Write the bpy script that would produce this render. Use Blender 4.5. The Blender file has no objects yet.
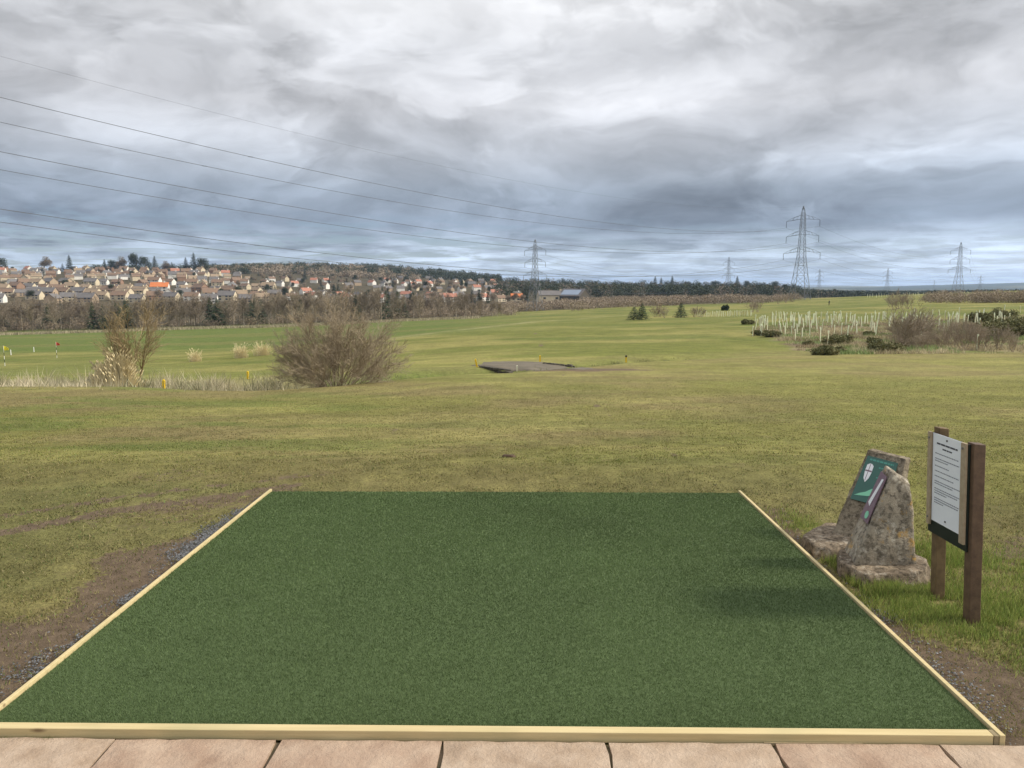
import bpy, math, random
import numpy as np
from mathutils import Vector, Matrix
R = math.radians
rnd = random.Random(7)
C = bpy.context.scene.collection
sc = bpy.context.scene

# ------------------------------------------------------------------ camera
F = 769.0; PITCH = R(7.1); CZ = 1.85
cp, sp_ = math.cos(PITCH), math.sin(PITCH)
cam = bpy.data.cameras.new('camera'); camo = bpy.data.objects.new('camera', cam); C.objects.link(camo)
camo.location = (0, 0, CZ); camo.rotation_euler = (R(90) - PITCH, 0, 0)
cam.sensor_width = 36; cam.lens = 36 * F / 1024; cam.clip_start = .05; cam.clip_end = 40000
sc.camera = camo

def slope(row):
    v = (384 - row) / F
    return (v * cp - sp_) / (cp + v * sp_)

# ------------------------------------------------------------------ terrain
near = [(8, 464.5), (12, 437)]
cols = {
 -500: [(20,407),(30,387),(42,382),(60,374),(80,368),(105,360),(140,352),(200,345),(290,340),(380,325),(520,308),(700,291),(950,278),(1100,270),(1500,276),(3000,286),(9000,286)],
 -100: [(20,406),(30,386),(42,381),(60,373),(80,366),(105,358),(140,350),(200,343),(290,337),(380,323),(520,308),(700,292),(950,277),(1100,270),(1500,276),(3000,286),(9000,286)],
 0:    [(20,405),(30,385),(42,380),(60,372),(80,365),(105,357),(140,348),(200,341),(290,335),(380,322),(520,308),(700,292),(950,277),(1100,270.5),(1500,276),(3000,286),(9000,286)],
 130:  [(20,405),(30,385),(42,379),(60,371),(80,363),(105,355),(140,346),(200,338),(290,332),(380,320),(520,308),(700,292),(950,276),(1100,271),(1500,276),(3000,286),(9000,286)],
 180:  [(20,406),(30,389.5),(42,379),(60,370),(85,360),(120,350.5),(190,338.5),(290,330),(380,319),(520,307.5),(700,293),(950,277.5),(1120,271),(1500,274),(2000,280),(3000,286),(9000,286)],
 250:  [(20,406),(29,392),(42,377),(60,368),(85,357),(120,348),(190,337),(290,328),(380,318),(520,307),(700,295),(950,280),(1200,272),(1500,268.5),(2000,274),(3000,286),(9000,286)],
 330:  [(20,405),(30,387.5),(42,374),(60,363),(85,351),(120,342),(190,331),(290,325),(380,317),(520,308),(700,299),(950,285),(1200,275),(1500,267.5),(2000,274),(3000,286),(9000,286)],
 400:  [(20,403.5),(31,382.5),(42,370),(60,359),(80,349),(120,337),(190,327),(290,321),(380,315),(520,309),(700,301),(950,287),(1200,279),(1500,270),(2000,276),(3000,286),(9000,286)],
 480:  [(20,402),(30,380),(40,370),(52,360),(80,344),(120,332),(190,323),(300,318),(380,314),(520,308),(700,300),(950,287),(1200,283),(1500,278),(2000,283),(3000,287),(9000,286)],
 540:  [(20,402),(30,380),(40,370),(52,360),(80,343),(120,330),(190,321),(300,314),(400,311),(520,306),(700,298),(950,289),(1200,285.5),(1500,285),(2000,287),(3000,288),(9000,286)],
 640:  [(20,402),(30,380),(48,361),(60,351),(80,341),(120,329),(180,320),(280,312),(400,306),(600,300),(900,293),(1200,288),(1500,287),(2000,289),(3000,289),(9000,286.5)],
 740:  [(20,402),(30,379),(54,356),(65,349),(80,341),(120,326),(180,317),(280,310),(400,303),(600,300),(900,293),(1200,289),(1500,289),(2000,290),(3000,290),(9000,287)],
 850:  [(20,402),(30,378),(55,355),(70,345),(90,334),(120,322),(180,312),(270,305),(380,300),(480,296),(700,298),(1000,296.5),(2000,293.5),(3500,291),(5000,290),(9000,286.8)],
 950:  [(20,402),(30,378),(55,355),(66,345),(80,335),(115,321),(160,313),(220,306),(330,297),(450,292),(700,297),(1000,296),(2000,293),(3500,290.5),(5000,289.5),(9000,284.5)],
 1024: [(20,402),(30,378),(53,356),(63,345),(85,330),(110,318),(150,311),(220,304),(330,294),(450,289),(700,296),(1000,295),(2000,292),(3500,290),(5000,289),(9000,282.3)],
 1400: [(20,402),(30,378),(53,356),(63,345),(85,330),(110,318),(150,311),(220,304),(330,294),(450,289),(700,296),(1000,295),(2000,292),(3500,290),(5000,288),(9000,281)],
}
LY = np.linspace(math.log(4), math.log(16000), 900)
pk = sorted(cols); Z = []
for k in pk:
    pts = near + cols[k]
    ys = np.array([4, 7] + [p[0] for p in pts] + [12000, 16000.]); 
    zs = [0, 0] + [CZ + p[0] * slope(p[1]) for p in pts]
    zs += [zs[-1] - 150, zs[-1] - 250]
    z = np.interp(LY, np.log(ys), zs)
    Z.append(z)
Z = np.array(Z)
ker = np.exp(-np.linspace(-2.5, 2.5, 21) ** 2 / 2); ker /= ker.sum()
Z = np.array([np.convolve(np.pad(z, 10, mode='edge'), ker, 'valid') for z in Z])
CH = cp + .125 * sp_      # bearing scale near the horizon
UK = np.array([(k - 512) / F / CH for k in pk])
UD = np.linspace(UK[0], UK[-1], 400)
Zd = np.array([np.interp(UD, UK, Z[:, j]) for j in range(Z.shape[1])]).T
k2 = np.exp(-np.linspace(-2.5, 2.5, 25) ** 2 / 2); k2 /= k2.sum()
Zd = np.array([np.convolve(np.pad(Zd[:, j], 12, mode='edge'), k2, 'valid') for j in range(Zd.shape[1])]).T

def ditch_y(u):   # centreline distance of the burn by bearing
    return np.interp(u, [-1.6, -.66, -.5, -.34, -.24, -.15, -.06, .02, .15, .3, .5, 1.4],
                        [30, 33.5, 33.5, 34, 35, 38.0, 40.3, 41, 50, 55, 60, 70])
def sm(a, b, x):
    t = np.clip((x - a) / (b - a), 0, 1); return t * t * (3 - 2 * t)
def wob(x, y, s, ph):
    return (np.sin(x / s + ph) * np.cos(y / s * 1.3 + 2 * ph) + .6 * np.sin((x * .7 + y) / s * 1.9 + 3.1 * ph) + .4 * np.sin((x - y * .8) / s * 3.3 + ph * 5)) / 2
def T(x, y):
    x = np.asarray(x, float); y = np.asarray(y, float)
    yy = np.clip(y, 8, 15900); u = np.clip(x / yy, UD[0], UD[-1] - 1e-6)
    yl = np.clip(y, 4.01, 15900)
    fu = (u - UD[0]) / (UD[1] - UD[0]); iu = np.clip(fu.astype(int), 0, len(UD) - 2); fu = fu - iu
    fy = (np.log(yl) - LY[0]) / (LY[1] - LY[0]); iy = np.clip(fy.astype(int), 0, len(LY) - 2); fy = fy - iy
    z = (Zd[iu, iy] * (1 - fu) + Zd[iu + 1, iy] * fu) * (1 - fy) + (Zd[iu, iy + 1] * (1 - fu) + Zd[iu + 1, iy + 1] * fu) * fy
    d = y - ditch_y(u)
    dep = np.interp(u, [-.6, -.3, -.12, -.06, -.01, .02, .1, .2, .35], [1.0, 1.5, 1.0, 1.15, 1.0, .12, .25, .3, 0])
    z = z - dep * np.exp(-(d / 1.5) ** 2 / 2)
    z = z + wob(x, y, 4.3, 1.) * .035 * sm(8, 16, y) + wob(x, y, 17, 2.) * .12 * sm(14, 60, y) + wob(x, y, 60, 3.) * .35 * sm(60, 200, y)
    z = z + wob(x, y, 500, 1.7) * 8 * sm(2500, 6000, y) + wob(x, y, 170, .7) * 2.5 * sm(2500, 6000, y)
    return z
def Tz(x, y): return float(T(x, y))
def ray(px, row):
    u = (px - 512) / F; v = (384 - row) / F
    return u / (cp + v * sp_), (v * cp - sp_) / (cp + v * sp_)
_ys = np.exp(np.linspace(math.log(4), math.log(9000), 9000))
def g(px, row):
    """first place where the sight line of that bearing and slope meets the ground"""
    a, s = ray(px, row)
    d = CZ + s * _ys - T(a * _ys, _ys)
    i = np.where(d <= 0)[0]
    y = _ys[i[0]] if len(i) else 400.
    return Vector((a * y, y, Tz(a * y, y)))
def at(px, y):
    a = (px - 512) / F / CH
    return Vector((a * y, y, Tz(a * y, y)))

# ------------------------------------------------------------------ helpers
def tag(o, label=None, cat=None, group=None, kind=None):
    if label: o['label'] = label
    if cat: o['category'] = cat
    if group: o['group'] = group
    if kind: o['kind'] = kind
    return o
def fast(name, verts, faces, mat=None, parent=None, col=None, smooth=False, mats=None, midx=None):
    verts = np.asarray(verts, np.float32).reshape(-1, 3); faces = np.asarray(faces, np.int32)
    k = faces.shape[1]; me = bpy.data.meshes.new(name)
    me.vertices.add(len(verts)); me.vertices.foreach_set('co', verts.ravel())
    me.loops.add(faces.size); me.loops.foreach_set('vertex_index', faces.ravel())
    me.polygons.add(len(faces)); me.polygons.foreach_set('loop_start', np.arange(0, faces.size, k, dtype=np.int32))
    me.polygons.foreach_set('use_smooth', np.full(len(faces), smooth, bool))
    if midx is not None: me.polygons.foreach_set('material_index', np.asarray(midx, np.int32))
    me.update(calc_edges=True)
    if col is not None:
        c = np.ones((len(verts), 4), np.float32); c[:, :3] = col
        at_ = me.attributes.new('Col', 'FLOAT_COLOR', 'POINT'); at_.data.foreach_set('color', c.ravel())
    for m in (mats or [mat]):
        if m: me.materials.append(m)
    o = bpy.data.objects.new(name, me); C.objects.link(o)
    if parent: o.parent = parent
    return o
def empty(name, loc, rz=0):
    o = bpy.data.objects.new(name, None); C.objects.link(o); o.location = loc; o.rotation_euler = (0, 0, rz); o.empty_display_size = .2
    return o
def copy_tree(o, parent=None):
    c = o.copy(); C.objects.link(c); c.parent = parent
    for ch in list(o.children): copy_tree(ch, c)
    return c

class MB:
    """collects polygons for one mesh"""
    def __init__(s): s.v = []; s.f = []; s.m = []
    def add(s, vs, fs, m=0):
        b = len(s.v); s.v += [tuple(v) for v in vs]; s.f += [tuple(b + i for i in f) for f in fs]; s.m += [m] * len(fs); return s
    def box(s, lo, hi, m=0, rot=None):
        x0, y0, z0 = lo; x1, y1, z1 = hi
        vs = [Vector(p) for p in ((x0,y0,z0),(x1,y0,z0),(x1,y1,z0),(x0,y1,z0),(x0,y0,z1),(x1,y0,z1),(x1,y1,z1),(x0,y1,z1))]
        if rot: vs = [rot @ v for v in vs]
        return s.add(vs, [(0,3,2,1),(4,5,6,7),(0,1,5,4),(1,2,6,5),(2,3,7,6),(3,0,4,7)], m)
    def tube(s, a, b, r0, r1=None, n=6, m=0):
        a, b = Vector(a), Vector(b); r1 = r0 if r1 is None else r1
        d = (b - a).normalized(); e = d.orthogonal().normalized(); g_ = d.cross(e)
        vs = [p + (e * math.cos(t) + g_ * math.sin(t)) * r for p, r in ((a, r0), (b, r1)) for t in [2 * math.pi * i / n for i in range(n)]]
        fs = [(i, (i + 1) % n, n + (i + 1) % n, n + i) for i in range(n)] + [tuple(range(n - 1, -1, -1)), tuple(range(n, 2 * n))]
        return s.add(vs, fs, m)
    def build(s, name, mats, parent=None, smooth=False, bevel=0, loc=None):
        me = bpy.data.meshes.new(name); me.from_pydata(s.v, [], s.f)
        mats = mats if isinstance(mats, (list, tuple)) else [mats]
        for m in mats: me.materials.append(m)
        me.polygons.foreach_set('material_index', s.m)
        me.polygons.foreach_set('use_smooth', [smooth] * len(s.f)); me.update()
        o = bpy.data.objects.new(name, me); C.objects.link(o)
        if parent: o.parent = parent
        if loc is not None: o.location = loc
        if bevel:
            b = o.modifiers.new('b', 'BEVEL'); b.width = bevel; b.segments = 2; b.limit_method = 'ANGLE'
        return o

# ------------------------------------------------------------------ materials
def mat(name, base=(.5,.5,.5), rough=.85, noise=None, bump=None, vcol=False, spec=.3, noise2=None, trans=0):
    """noise=(scale,amount,colour2)  bump=(scale,strength,distance)"""
    m = bpy.data.materials.new(name); m.use_nodes = True; nt = m.node_tree; N = nt.nodes; L = nt.links
    b = N['Principled BSDF']; b.inputs['Roughness'].default_value = rough; b.inputs['Specular IOR Level'].default_value = spec
    tc = N.new('ShaderNodeTexCoord'); src = None
    if vcol:
        a = N.new('ShaderNodeAttribute'); a.attribute_name = 'Col'; src = a.outputs['Color']
    def noise_mix(src, sc_, amt, c2, det=6):
        n = N.new('ShaderNodeTexNoise'); n.inputs['Scale'].default_value = sc_; n.inputs['Detail'].default_value = det; n.inputs['Roughness'].default_value = .65
        L.new(tc.outputs['Object'], n.inputs['Vector'])
        r = N.new('ShaderNodeMapRange'); r.inputs['From Min'].default_value = .38; r.inputs['From Max'].default_value = .64; r.inputs['To Max'].default_value = amt
        L.new(n.outputs['Fac'], r.inputs['Value'])
        x = N.new('ShaderNodeMix'); x.data_type = 'RGBA'; L.new(r.outputs['Result'], x.inputs['Factor'])
        if src: L.new(src, x.inputs['A'])
        else: x.inputs['A'].default_value = (*base, 1)
        x.inputs['B'].default_value = (*c2, 1)
        return x.outputs['Result']
    for q in (noise, noise2):
        if q: src = noise_mix(src, *q)
    if src: L.new(src, b.inputs['Base Color'])
    else: b.inputs['Base Color'].default_value = (*base, 1)
    if bump:
        n = N.new('ShaderNodeTexNoise'); n.inputs['Scale'].default_value = bump[0]; n.inputs['Detail'].default_value = 8; n.inputs['Roughness'].default_value = .7
        L.new(tc.outputs['Object'], n.inputs['Vector'])
        bp = N.new('ShaderNodeBump'); bp.inputs['Strength'].default_value = bump[1]; bp.inputs['Distance'].default_value = bump[2]
        L.new(n.outputs['Fac'], bp.inputs['Height']); L.new(bp.outputs['Normal'], b.inputs['Normal'])
    return m
M = {}
M['wood_pale'] = mat('pale_timber', (.56,.45,.24), .7, (9,.6,(.42,.31,.14)), (40,.3,.003))
def timber(name, c1, c2, knot):
    m = bpy.data.materials.new(name); m.use_nodes = True; nt = m.node_tree; N = nt.nodes; L = nt.links
    b = N['Principled BSDF']; b.inputs['Roughness'].default_value = .75; b.inputs['Specular IOR Level'].default_value = .25
    tc = N.new('ShaderNodeTexCoord'); mp = N.new('ShaderNodeMapping'); mp.inputs['Scale'].default_value = (2.2, 45, 45); L.new(tc.outputs['Object'], mp.inputs['Vector'])
    n = N.new('ShaderNodeTexNoise'); n.inputs['Scale'].default_value = 1; n.inputs['Detail'].default_value = 7; n.inputs['Distortion'].default_value = .6; L.new(mp.outputs[0], n.inputs['Vector'])
    x = N.new('ShaderNodeMix'); x.data_type = 'RGBA'; L.new(n.outputs['Fac'], x.inputs['Factor']); x.inputs['A'].default_value = (*c1, 1); x.inputs['B'].default_value = (*c2, 1)
    n2 = N.new('ShaderNodeTexNoise'); n2.inputs['Scale'].default_value = 1.7; n2.inputs['Detail'].default_value = 5; L.new(tc.outputs['Object'], n2.inputs['Vector'])
    r2 = N.new('ShaderNodeMapRange'); r2.inputs[1].default_value = .5; r2.inputs[2].default_value = .7; r2.inputs[4].default_value = .55; L.new(n2.outputs['Fac'], r2.inputs[0])
    y = N.new('ShaderNodeMix'); y.data_type = 'RGBA'; L.new(r2.outputs[0], y.inputs['Factor']); L.new(x.outputs['Result'], y.inputs['A']); y.inputs['B'].default_value = (.36, .33, .17, 1)
    mk = N.new('ShaderNodeMapping'); mk.inputs['Scale'].default_value = (2.6, 9, 9); mk.inputs['Location'].default_value = (.37, .2, .1); L.new(tc.outputs['Object'], mk.inputs['Vector'])
    v = N.new('ShaderNodeTexVoronoi'); v.inputs['Scale'].default_value = 1; L.new(mk.outputs[0], v.inputs['Vector'])
    r = N.new('ShaderNodeMapRange'); r.inputs[1].default_value = .03; r.inputs[2].default_value = .11; r.inputs[3].default_value = .8; r.inputs[4].default_value = 0; L.new(v.outputs['Distance'], r.inputs[0])
    z = N.new('ShaderNodeMix'); z.data_type = 'RGBA'; L.new(r.outputs[0], z.inputs['Factor']); L.new(y.outputs['Result'], z.inputs['A']); z.inputs['B'].default_value = (*knot, 1)
    L.new(z.outputs['Result'], b.inputs['Base Color'])
    bp = N.new('ShaderNodeBump'); bp.inputs['Strength'].default_value = .4; bp.inputs['Distance'].default_value = .003; L.new(n.outputs['Fac'], bp.inputs['Height']); L.new(bp.outputs['Normal'], b.inputs['Normal'])
    return m
M['wood_pale'] = timber('pale_timber', (.66,.55,.31), (.42,.32,.15), (.15,.09,.045))
M['wood_weather'] = mat('weathered_timber', (.30,.24,.14), .8, (14,.7,(.17,.13,.07)), (60,.4,.003))
M['wood_brown'] = mat('brown_stained_post', (.135,.085,.05), .6, (22,.8,(.075,.045,.028)), (70,.5,.003), spec=.4)
M['wood_brown2'] = mat('brown_green_post', (.19,.13,.065), .7, (18,.8,(.10,.065,.035)), (70,.5,.003))
M['batten'] = mat('batten_wood', (.40,.32,.22), .7, (30,.6,(.28,.21,.13)))
M['board_dark'] = mat('dark_green_board', (.012,.02,.016), .45, (10,.5,(.02,.025,.02)))
M['paper'] = mat('laminated_paper', (.82,.84,.88), .35, (6,.4,(.72,.75,.80)), spec=.5)
M['ink'] = mat('ink', (.06,.06,.08), .5)
M['ink_soft'] = mat('ink_soft', (.20,.21,.25), .5)
M['screw'] = mat('screw_metal', (.12,.12,.12), .35)
def rock_mat(name, base, dark, light, spot=None, sc_=1.):
    m = bpy.data.materials.new(name); m.use_nodes = True; nt = m.node_tree; N = nt.nodes; L = nt.links
    b = N['Principled BSDF']; b.inputs['Roughness'].default_value = .93; b.inputs['Specular IOR Level'].default_value = .2
    tc = N.new('ShaderNodeTexCoord'); cur = None
    def layer(cur, scale, lo, hi, amt, col, off):
        mp = N.new('ShaderNodeMapping'); mp.inputs['Location'].default_value = (off, off * 1.7, off * .3); L.new(tc.outputs['Object'], mp.inputs['Vector'])
        n = N.new('ShaderNodeTexNoise'); n.inputs['Scale'].default_value = scale * sc_; n.inputs['Detail'].default_value = 9; n.inputs['Roughness'].default_value = .72; L.new(mp.outputs[0], n.inputs['Vector'])
        r = N.new('ShaderNodeMapRange'); r.inputs[1].default_value = lo; r.inputs[2].default_value = hi; r.inputs[4].default_value = amt; L.new(n.outputs['Fac'], r.inputs[0])
        x = N.new('ShaderNodeMix'); x.data_type = 'RGBA'; L.new(r.outputs[0], x.inputs['Factor']); x.inputs['B'].default_value = (*col, 1)
        if cur: L.new(cur, x.inputs['A'])
        else: x.inputs['A'].default_value = (*base, 1)
        return x.outputs['Result']
    cur = layer(None, 5, .42, .62, .9, dark, 1.3); cur = layer(cur, 26, .47, .6, .85, tuple(c * .45 for c in dark), 4.1); cur = layer(cur, 17, .54, .66, .8, light, 7.7)
    if spot: cur = layer(cur, 9, .56, .64, .85, spot, 12.9)
    L.new(cur, b.inputs['Base Color'])
    p = None
    for sc2, st, di in ((14, .8, .03), (60, .9, .008)):
        n = N.new('ShaderNodeTexNoise'); n.inputs['Scale'].default_value = sc2 * sc_; n.inputs['Detail'].default_value = 8; n.inputs['Roughness'].default_value = .75; L.new(tc.outputs['Object'], n.inputs['Vector'])
        bp = N.new('ShaderNodeBump'); bp.inputs['Strength'].default_value = st; bp.inputs['Distance'].default_value = di; L.new(n.outputs['Fac'], bp.inputs['Height'])
        if p: L.new(p, bp.inputs['Normal'])
        p = bp.outputs['Normal']
    L.new(p, b.inputs['Normal']); return m
M['stone'] = rock_mat('rough_sandstone', (.30,.25,.18), (.16,.13,.09), (.42,.36,.26))
M['stone_lichen'] = rock_mat('lichened_sandstone', (.44,.38,.29), (.23,.195,.145), (.60,.55,.45), (.50,.30,.08))
M['stone_slab'] = rock_mat('base_sandstone', (.33,.26,.18), (.13,.10,.07), (.54,.48,.38))
M['plaque_g'] = mat('plaque_green', (.025,.10,.075), .3, (20,.3,(.03,.13,.10)), spec=.5)
M['mint'] = mat('plaque_mint', (.22,.55,.36), .35)
M['mint_dim'] = mat('plaque_mint_dim', (.08,.28,.22), .35)
M['white'] = mat('plaque_white', (.75,.75,.76), .35)
M['mauve'] = mat('plaque_mauve', (.16,.09,.12), .35, (20,.4,(.25,.2,.22)))
M['yellow'] = mat('yellow_paint', (.75,.50,.02), .5, (30,.4,(.6,.36,.02)))
M['cream_paint'] = mat('cream_paint', (.7,.66,.5), .5)
M['dark_top'] = mat('dark_cap', (.03,.02,.02), .5)
M['red'] = mat('red_cloth', (.55,.07,.04), .7)
M['yellow_cloth'] = mat('yellow_cloth', (.75,.65,.04), .7)
M['white_post'] = mat('white_post', (.75,.75,.72), .6)
M['black'] = mat('black_paint_and_shade', (.02,.02,.02), .6)
M['steel'] = mat('galvanised_steel', (.17,.185,.20), .6, (.4,.5,(.13,.14,.15)))
M['cable'] = mat('cable_aluminium', (.10,.11,.12), .6)
M['bark_willow'] = mat('willow_bark', (.38,.31,.215), .9, (3,.7,(.25,.20,.135)))
M['bark_belt'] = mat('belt_bark', (.32,.265,.19), .9, (.3,.8,(.23,.185,.135)))
M['bark_dark'] = mat('dark_bark', (.19,.155,.115), .9, (.3,.8,(.26,.21,.15)))
M['bark_pale'] = mat('birch_bark', (.55,.48,.38), .8, (1.5,.7,(.2,.15,.11)))
M['bark_gold'] = mat('golden_twigs', (.34,.26,.14), .85, (.6,.6,(.18,.13,.06)))
M['twig_purple'] = mat('purple_twigs', (.29,.23,.17), .9, (.12,.8,(.33,.27,.18)))
M['needle'] = mat('conifer_needles', (.026,.05,.022), .8, (.7,.8,(.055,.08,.03)))
M['needle_far'] = mat('far_conifer', (.035,.05,.03), .85, (.05,.8,(.07,.08,.04)))
M['gorse'] = mat('gorse_foliage', (.11,.12,.045), .85, (1.5,.9,(.21,.185,.085)))
M['reed'] = mat('dry_reed', (.76,.65,.40), .8, (5,.6,(.62,.51,.28)))
M['reed_grey'] = mat('grey_reed', (.42,.38,.27), .85, (3,.7,(.25,.24,.14)))
M['soil'] = mat('soil_clod', (.07,.045,.03), .95, (20,.6,(.12,.08,.05)), (40,1,.01))
M['gravel'] = mat('gravel', (.13,.135,.145), .85, vcol=True)
M['asphalt'] = mat('gravel_track', (.165,.138,.10), .95, (1.2,.85,(.10,.088,.062)), (6,.6,.03))
M['stonewall'] = mat('rubble_stone', (.13,.115,.09), .95, (4,.9,(.05,.045,.035)), (9,1,.06))
M['tube'] = mat('tree_tube_plastic', (.78,.84,.58), .5, (4,.5,(.85,.84,.70)))
M['stake'] = mat('stake_wood', (.35,.26,.15), .8)
M['wallc'] = mat('cream_harling', (.60,.51,.36), .9, (.2,.5,(.44,.38,.27)))
M['wallw'] = mat('white_harling', (.78,.75,.68), .9, (.2,.4,(.55,.53,.48)))
M['wallb'] = mat('brown_brick', (.30,.19,.13), .9, (.3,.5,(.24,.15,.10)))
M['wallt'] = mat('tan_brick', (.42,.32,.22), .9, (.3,.5,(.34,.25,.17)))
M['roofb'] = mat('brown_tiles', (.23,.15,.10), .85, (.3,.6,(.15,.115,.09)))
M['roofg'] = mat('grey_slates', (.175,.16,.15), .8, (.3,.6,(.12,.115,.115)))
M['roofr'] = mat('terracotta_tiles', (.42,.20,.14), .85, (.3,.6,(.32,.13,.08)))
M['roofo'] = mat('orange_tiles', (.60,.20,.07), .8, (.3,.5,(.5,.15,.06)))
M['rooft'] = mat('tan_tiles', (.32,.235,.155), .85, (.3,.6,(.23,.18,.13)))
M['glass'] = mat('window_glass', (.05,.06,.07), .15, spec=.6)
M['solar'] = mat('solar_panel', (.30,.36,.45), .25, spec=.6)
M['cloth_dark'] = mat('dark_clothes', (.02,.022,.03), .9)
M['skin'] = mat('skin', (.45,.28,.2), .6)
M['hair'] = mat('hair', (.03,.02,.015), .8)

# ------------------------------------------------------------------ noise in numpy (for colour zones)
def vnoise(x, y, s, seed=0):
    x = x / s + seed * 17.3; y = y / s + seed * 9.1
    xi = np.floor(x).astype(np.int64); yi = np.floor(y).astype(np.int64); fx = x - xi; fy = y - yi
    fx = fx * fx * (3 - 2 * fx); fy = fy * fy * (3 - 2 * fy)
    def h(a, b):
        n = (a * 374761393 + b * 668265263 + seed * 974711) & 0x7fffffff
        n = ((n ^ (n >> 13)) * 1274126177) & 0x7fffffff
        return ((n ^ (n >> 16)) & 0xffff) / 65535.
    return (h(xi, yi) * (1 - fx) + h(xi + 1, yi) * fx) * (1 - fy) + (h(xi, yi + 1) * (1 - fx) + h(xi + 1, yi + 1) * fx) * fy
def fbm(x, y, s, seed=0, o=4):
    r = 0; a = .5; t = 0
    for i in range(o): r = r + a * vnoise(x, y, s / 2 ** i, seed + i); t += a; a *= .55
    return r / t

# mat outline (world)
MROT = R(-.75); MO = Vector((-2.215, 3.02, 0)); MW = 4.19; ML = 3.73
mx = Vector((math.cos(MROT), math.sin(MROT), 0)); my = Vector((-math.sin(MROT), math.cos(MROT), 0))
def mat_local(x, y):
    dx = x - MO.x; dy = y - MO.y
    return dx * mx.x + dy * mx.y, dx * my.x + dy * my.y
def seg_d(x, y, a, b):
    ax, ay = a; bx, by = b; dx, dy = bx - ax, by - ay
    t = np.clip(((x - ax) * dx + (y - ay) * dy) / (dx * dx + dy * dy), 0, 1)
    return np.hypot(x - ax - t * dx, y - ay - t * dy)
def dirt_mask(x, y):
    x = np.asarray(x, float); y = np.asarray(y, float)
    n = fbm(x, y, .9, 3, 5); n2 = fbm(x, y, .22, 9, 4)
    lx, ly = mat_local(x, y)
    wl = np.interp(ly, [-2, 0, 1.2, 2.2, 3.0, 3.8, 4.3], [2.2, 1.5, 1.05, .75, .5, .22, 0])
    d = sm(0.0, 1., (wl + (n - .5) * 1.5 + lx) / .6) * (lx < 0.1)
    # right hand side of the mat
    r = lx - MW
    wr = np.interp(ly, [-2, 0, .5, 1.0, 1.6, 2.4, 3.3, 4.1], [2.2, 1.1, .62, .22, .14, .2, .45, .05])
    d = np.maximum(d, sm(0, 1, (wr + (n - .5) * .8 - r) / .35) * (r > -.1))
    # wheel ruts swinging past the far left corner
    A_ = [(-7.5, 4.6), (-4.19, 6.11), (-3.51, 6.67), (-3.12, 6.93), (-1.9, 7.6)]; B_ = [(-6.5, 4.1), (-3.9, 5.69), (-3.33, 6.31), (-2.82, 6.58), (-2.1, 7.12)]
    for P_, wgt, wd_ in ((A_, .8, .07), (B_, 1, .12)):
        for a, b in zip(P_[:-1], P_[1:]):
            dd = seg_d(x, y, a, b) + (n2 - .5) * .16
            d = np.maximum(d, wgt * (1 - sm(.02, wd_ + .06, dd)) * (.6 + .6 * n2))
    d = np.maximum(d, .6 * (1 - sm(.1, .55, seg_d(x, y, (-3.5, 6.1), (-2.2, 6.85)) + (n - .5) * .8)))
    d = np.maximum(d, .4 * sm(.66, .8, fbm(x, y, 2.6, 21, 5)) * sm(4, 6, y) * (1 - sm(10, 14, y)))
    d = np.maximum(d, .6 * (1 - sm(.1, .5, seg_d(x, y, (3.6, 5.2), (5.2, 5.9)) + (n - .5))))
    d = np.maximum(d, .9 * (1 - sm(.2, 1.0, np.hypot((x - 4.2) / 4.2, (y - 39.5) / 3.0) + (fbm(x, y, 1.5, 58, 4) - .5) * 1.1)))
    return np.clip(d, 0, 1)
def rough_left(x, y):
    px = 512 + x / np.maximum(y, 8) * F * CH
    b = np.interp(y, [54, 62, 75, 95, 118], [822, 800, 778, 760, 748]) + (fbm(x, y, 4, 83, 4) - .5) * 60
    return sm(-6, 10, px - b)
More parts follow.
